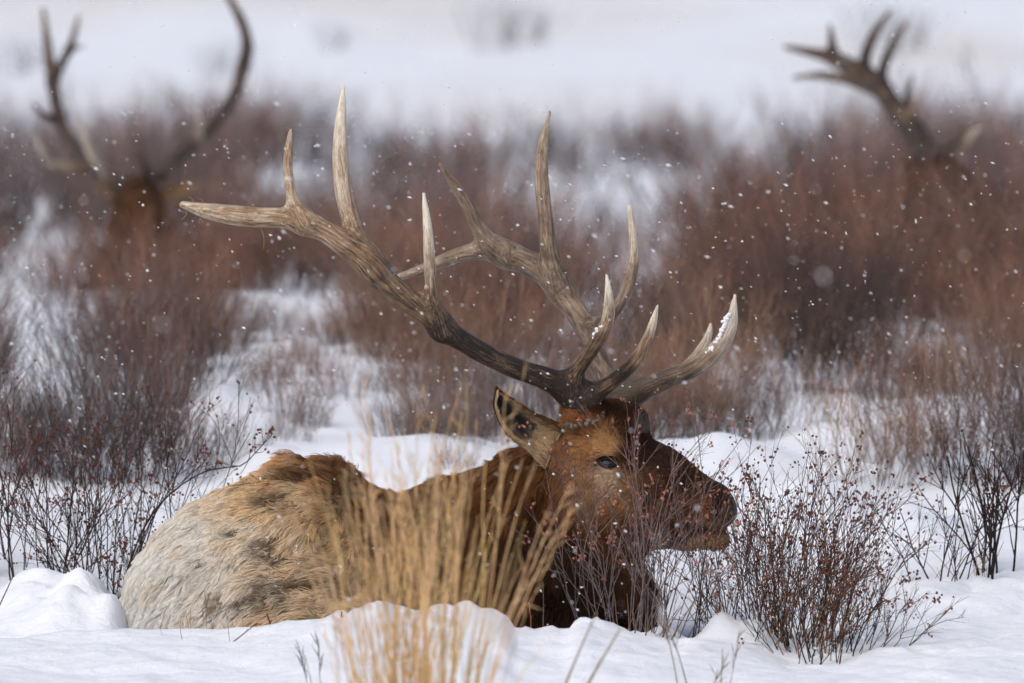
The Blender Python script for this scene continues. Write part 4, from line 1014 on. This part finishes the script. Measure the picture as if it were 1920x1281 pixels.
# far thicket that reads as one mass
cnt = 0; tries = 0; rf = random.Random(9)
while cnt < 400 and tries < 9000:
    tries += 1
    D = rf.uniform(50, 112); px = rf.uniform(-700, 2620); sc = rf.uniform(.65, 1.15) + .5 * float(vnoise(np.array([px / 130., D / 30., 7.5]), 14))
    if sc < .3: continue
    if rf.random() > .8 + 1.0 * float(vnoise(np.array([px / 300., D / 12., 2.5]), 4)): continue
    if not free(px, D, .95 * sc, .7 * sc):
        sc *= .55
        if not free(px, D, .95 * sc, .7 * sc): continue
    x = (px - 960) / FPX * D; V, Fq, C = fprot[rf.randrange(5)]; a = rf.uniform(0, 6.28); ca, sa = math.cos(a), math.sin(a)
    W = np.stack([V[:, 0] * ca - V[:, 1] * sa, V[:, 0] * sa + V[:, 1] * ca, V[:, 2]], 1) * sc + (x, D, ground_z(x, D))
    fv.append(W); ff.append(Fq + off); fc.append(C * rf.uniform(.7, 1.3)); off += len(V); cnt += 1
for (px, D, sc) in ((920, 158, 1.2), (980, 160, 1.1), (1640, 157, 1.2), (1690, 158, 1.1), (395, 150, .6), (440, 151, .7), (620, 158, .7), (20, 150, .8), (60, 152, .8)):
    x = (px - 960) / FPX * D; V, Fq, C = fprot[4]
    fv.append(V * sc + (x, D, ground_z(x, D))); ff.append(Fq + off); fc.append(C); off += len(V)
me = mesh_from('distant_thicket', np.concatenate(fv), np.concatenate(ff), M_TWIG); col_attr(me, 'col', np.concatenate(fc))
tag(obj('distant_thicket', me), 'distant mass of brown shrubs below the snowy hillside', 'thicket', kind='stuff')

# ------------------------------------------------------------------ grass
def grass_clump(label, px, D, n, spread, lean, Lr, rad, col, seed, panicle=.3, dirx=0, blades=0, group='dry grass and stalks'):
    rg = np.random.default_rng(seed); x = (px - 960) / FPX * D; org = np.array((x, D, ground_z(x, D)))
    root = empty('grass_clump', tuple(org)); tag(root, label, 'grass', group)
    T1, T2 = Tubes(), Tubes()
    for i in range(n):
        a = rg.uniform(0, 6.283); rr = spread * math.sqrt(rg.random()); p = np.array((rr * math.cos(a), rr * math.sin(a) * .7, -.05))
        lx = p[0] / spread * lean * .45 + rg.normal(0, lean * .55); ly = rg.normal(0, lean * .5)
        d = unit(np.array((lx + dirx, ly, 1.0))); L = rg.uniform(*Lr) * (1 - .15 * min(1, abs(lx) / (lean * 1.6))); k = 11
        pts = [p]; cx = rg.normal(0, .028) + lx * .05; cy = rg.normal(0, .02); wv = rg.normal(0, .03)
        for j in range(k - 1):
            d = unit(d + np.array((cx + wv * math.sin(j * 1.3), cy, -abs(cx) * .3)) * (.4 + j / k) + rg.normal(0, .014, 3)); pts.append(pts[-1] + d * L / (k - 1))
        c = np.array(col) * rg.uniform(.75, 1.2) * np.array((1, rg.uniform(.93, 1.05), rg.uniform(.85, 1.1)))
        isb = i < blades
        r = rad * rg.uniform(.7, 1.3) * (1.5 if isb else 1)
        T1.add(pts, np.linspace(r, r * (.25 if isb else .45), k), [c] * k, 4)
        if rg.random() < panicle:
            for m_ in range(9):
                t = .62 + .38 * m_ / 9; q = np.array(pts[int(t * (k - 1))]) ; q = q + (pts[min(k - 1, int(t * (k - 1)) + 1)] - q) * (t * (k - 1) % 1)
                e_ = unit(d + rg.normal(0, .35, 3)); T2.add([q, q + e_ * .02, q + e_ * rg.uniform(.03, .05)], [.0006, .0012, .0003], [c * .95] * 3, 3)
    o = T1.obj('stems', M_GRASS, root); o['kind'] = 'stuff'
    if T2.n: o = T2.obj('seed_plumes', M_GRASS, root); o['kind'] = 'stuff'
    return root
STRAW = (.95, .70, .38)
grass_clump('tall blurred clump of golden dry grass in front of the elk flank', 775, 16.0, 105, .12, .27, (.44, .80), .0016, STRAW, 41, .18, dirx=.0, blades=70)
grass_clump('wispy taller grass stems rising above the golden clump', 800, 16.2, 40, .10, .22, (.70, .95), .0015, (.92, .66, .37), 42, .8, dirx=.03)
grass_clump('broad blurred dead leaf blade leaning right of the golden clump', 1000, 16.6, 2, .015, .1, (.40, .45), .0042, (.42, .34, .22), 43, 0, dirx=.28, blades=2)
grass_clump('dry bent grass blades at the foot of the muzzle shrub', 1180, 19.35, 16, .10, .6, (.10, .26), .0016, (.45, .30, .16), 44, .1, blades=12)
grass_clump('tan grass tangled through the base of the nose shrub', 1450, 19.48, 40, .16, .6, (.14, .34), .0013, (.36, .21, .11), 45, .1, blades=26)
grass_clump('tan grass in the low dark shrub', 1530, 19.32, 34, .12, .75, (.12, .26), .0013, (.34, .21, .11), 46, .1, blades=22)
grass_clump('two thin pale stalks standing before the snow mound', 1310, 17.9, 5, .05, .3, (.16, .36), .0017, (.36, .28, .21), 47, .5, dirx=.12)
grass_clump('thin dark stalks in the near snow by the golden clump', 592, 17.9, 4, .025, .12, (.10, .22), .0012, (.12, .085, .07), 48, .2)
grass_clump('short broken straws in front of the pale rump', 470, 19.22, 14, .30, .5, (.05, .12), .0010, (.50, .34, .18), 49, .05)
grass_clump('few bent straws on the snow beside the low dark shrub', 1690, 19.7, 8, .12, .9, (.10, .22), .0009, (.48, .34, .19), 50, .1)
grass_clump('pale straws behind the lone shrub on the slope', 1800, 20.75, 12, .10, .7, (.08, .2), .0013, (.45, .27, .14), 51, .1)
grass_clump('long fine grass stem with a seed plume in mid snow', 1590, 22.4, 5, .05, .2, (.25, .42), .0012, (.55, .42, .25), 52, 1)
def twig(label, pts, rad, col, D=None):
    w3 = np.array([P(x, y, d) for x, y, d in pts]); root = empty('twig', tuple(w3[0])); tag(root, label, 'twig', 'small twigs poking from the snow')
    c = catmull(np.concatenate([w3, np.zeros((len(w3), 1))], 1), .01)[:, :3]
    T_ = Tubes(); T_.add(c, np.linspace(rad, rad * .6, len(c)), [col] * len(c), 6); T_.obj('stem', M_TWIG, root, w3[0])
    T2 = Tubes(); i = len(c) // 2; T2.add([c[i], c[i] + (.006, -.003, .009)], [rad * .7, rad * .2], [col] * 2, 5); T2.obj('bud', M_TWIG, root, w3[0])
RED = (.13, .022, .018)
twig('short dark red twig stub before the pale rump, left of two', [(510, 1186, 19.24), (506, 1168, 19.24), (500, 1150, 19.24)], .0026, RED)
twig('short red twig stub with pale broken tip before the rump', [(638, 1176, 19.22), (640, 1160, 19.22), (641, 1146, 19.22)], .0030, RED)
twig('thin red twig lying slanted on the snow bank', [(429, 1210, 19.0), (455, 1190, 19.02), (482, 1168, 19.05)], .0016, (.12, .025, .02))
twig('red twig leaning at the frame edge on the snow', [(-4, 1142, 19.3), (10, 1112, 19.3), (24, 1082, 19.3)], .0018, (.11, .03, .025))
twig('pale brown stub standing before the lower rump', [(298, 1186, 19.25), (306, 1160, 19.25), (312, 1136, 19.25)], .0021, (.32, .21, .11))
twig('thin rust stalk at the edge of the snow bank by the mane', [(996, 1192, 19.27), (995, 1160, 19.27), (992, 1130, 19.27)], .0020, (.22, .075, .04))
twig('thin grey stalk beside the rust one by the mane', [(1018, 1190, 19.27), (1019, 1140, 19.27), (1018, 1090, 19.27)], .0017, (.10, .075, .07))
twig('small bent dark twig lying at the right of the low shrub', [(1570, 1220, 19.4), (1640, 1222, 19.45), (1690, 1214, 19.5), (1722, 1222, 19.5)], .0024, (.04, .028, .022))

# ------------------------------------------------------------------ falling snow
rg = np.random.default_rng(99)
NF = 9000
Df = np.where(rg.random(NF) < .72, rg.uniform(16.5, 25, NF), rg.uniform(9, 48, NF))
fx = rg.uniform(-700, 2620, NF); fy = rg.uniform(-250, 1500, NF)
ce = np.array([P(a, b_, c) for a, b_, c in zip(fx, fy, Df)])
inside = (terrain(ce[:, 0], ce[:, 1], False) < ce[:, 2] - .02)
ce = ce[inside]; nfl = len(ce)
sz = np.exp(rg.normal(math.log(.00145), .45, nfl)).clip(0, .0032)
V8 = np.array([(1, 0, 0), (-1, 0, 0), (0, 1, 0), (0, -1, 0), (0, 0, 1), (0, 0, -1)], float)
F8 = np.array([(0, 2, 4), (2, 1, 4), (1, 3, 4), (3, 0, 4), (2, 0, 5), (1, 2, 5), (3, 1, 5), (0, 3, 5)])
an = rg.normal(-.5, .35, nfl); el = rg.uniform(1.0, 2.4, nfl)
loc = V8[None] * np.stack([sz * el, sz, sz * .85], 1)[:, None] * rg.uniform(.7, 1.3, (nfl, 6, 1))
X = loc[..., 0] * np.cos(an)[:, None] - loc[..., 2] * np.sin(an)[:, None]; Z = loc[..., 0] * np.sin(an)[:, None] + loc[..., 2] * np.cos(an)[:, None]
vv = np.stack([X, loc[..., 1], Z], -1) + ce[:, None]
me = mesh_from('falling_snow', vv.reshape(-1, 3), (F8[None] + 6 * np.arange(nfl)[:, None, None]).reshape(-1, 3), M_FLAKE)
tag(obj('falling_snow', me), 'white snowflakes drifting through the air', 'snowflakes', kind='stuff')

# ------------------------------------------------------------------ haze of falling snow
HAZE = 0
if HAZE:
    m, n, b = mat('snow_haze'); n.nodes.remove(b)
    pv = N(n, 'ShaderNodeVolumePrincipled'); pv.inputs['Color'].default_value = (.93, .92, .97, 1); pv.inputs['Density'].default_value = HAZE; pv.inputs['Anisotropy'].default_value = 0.0
    n.links.new(pv.outputs[0], n.nodes['Material Output'].inputs['Volume'])
    zt = float(ZZ.max()) + 3; zb_ = float(ZZ.min()) - 1
    V = np.array([(x, y, z) for x in (-1200, 1200) for y in (-600, 1500) for z in (zb_, zt)], float)
    Q = [(0, 1, 3, 2), (4, 6, 7, 5), (0, 4, 5, 1), (2, 3, 7, 6), (0, 2, 6, 4), (1, 5, 7, 3)]
    tag(obj('haze', mesh_from('haze', V, Q, m, False)), 'pale haze of fine falling snow in the air', 'haze', kind='stuff')
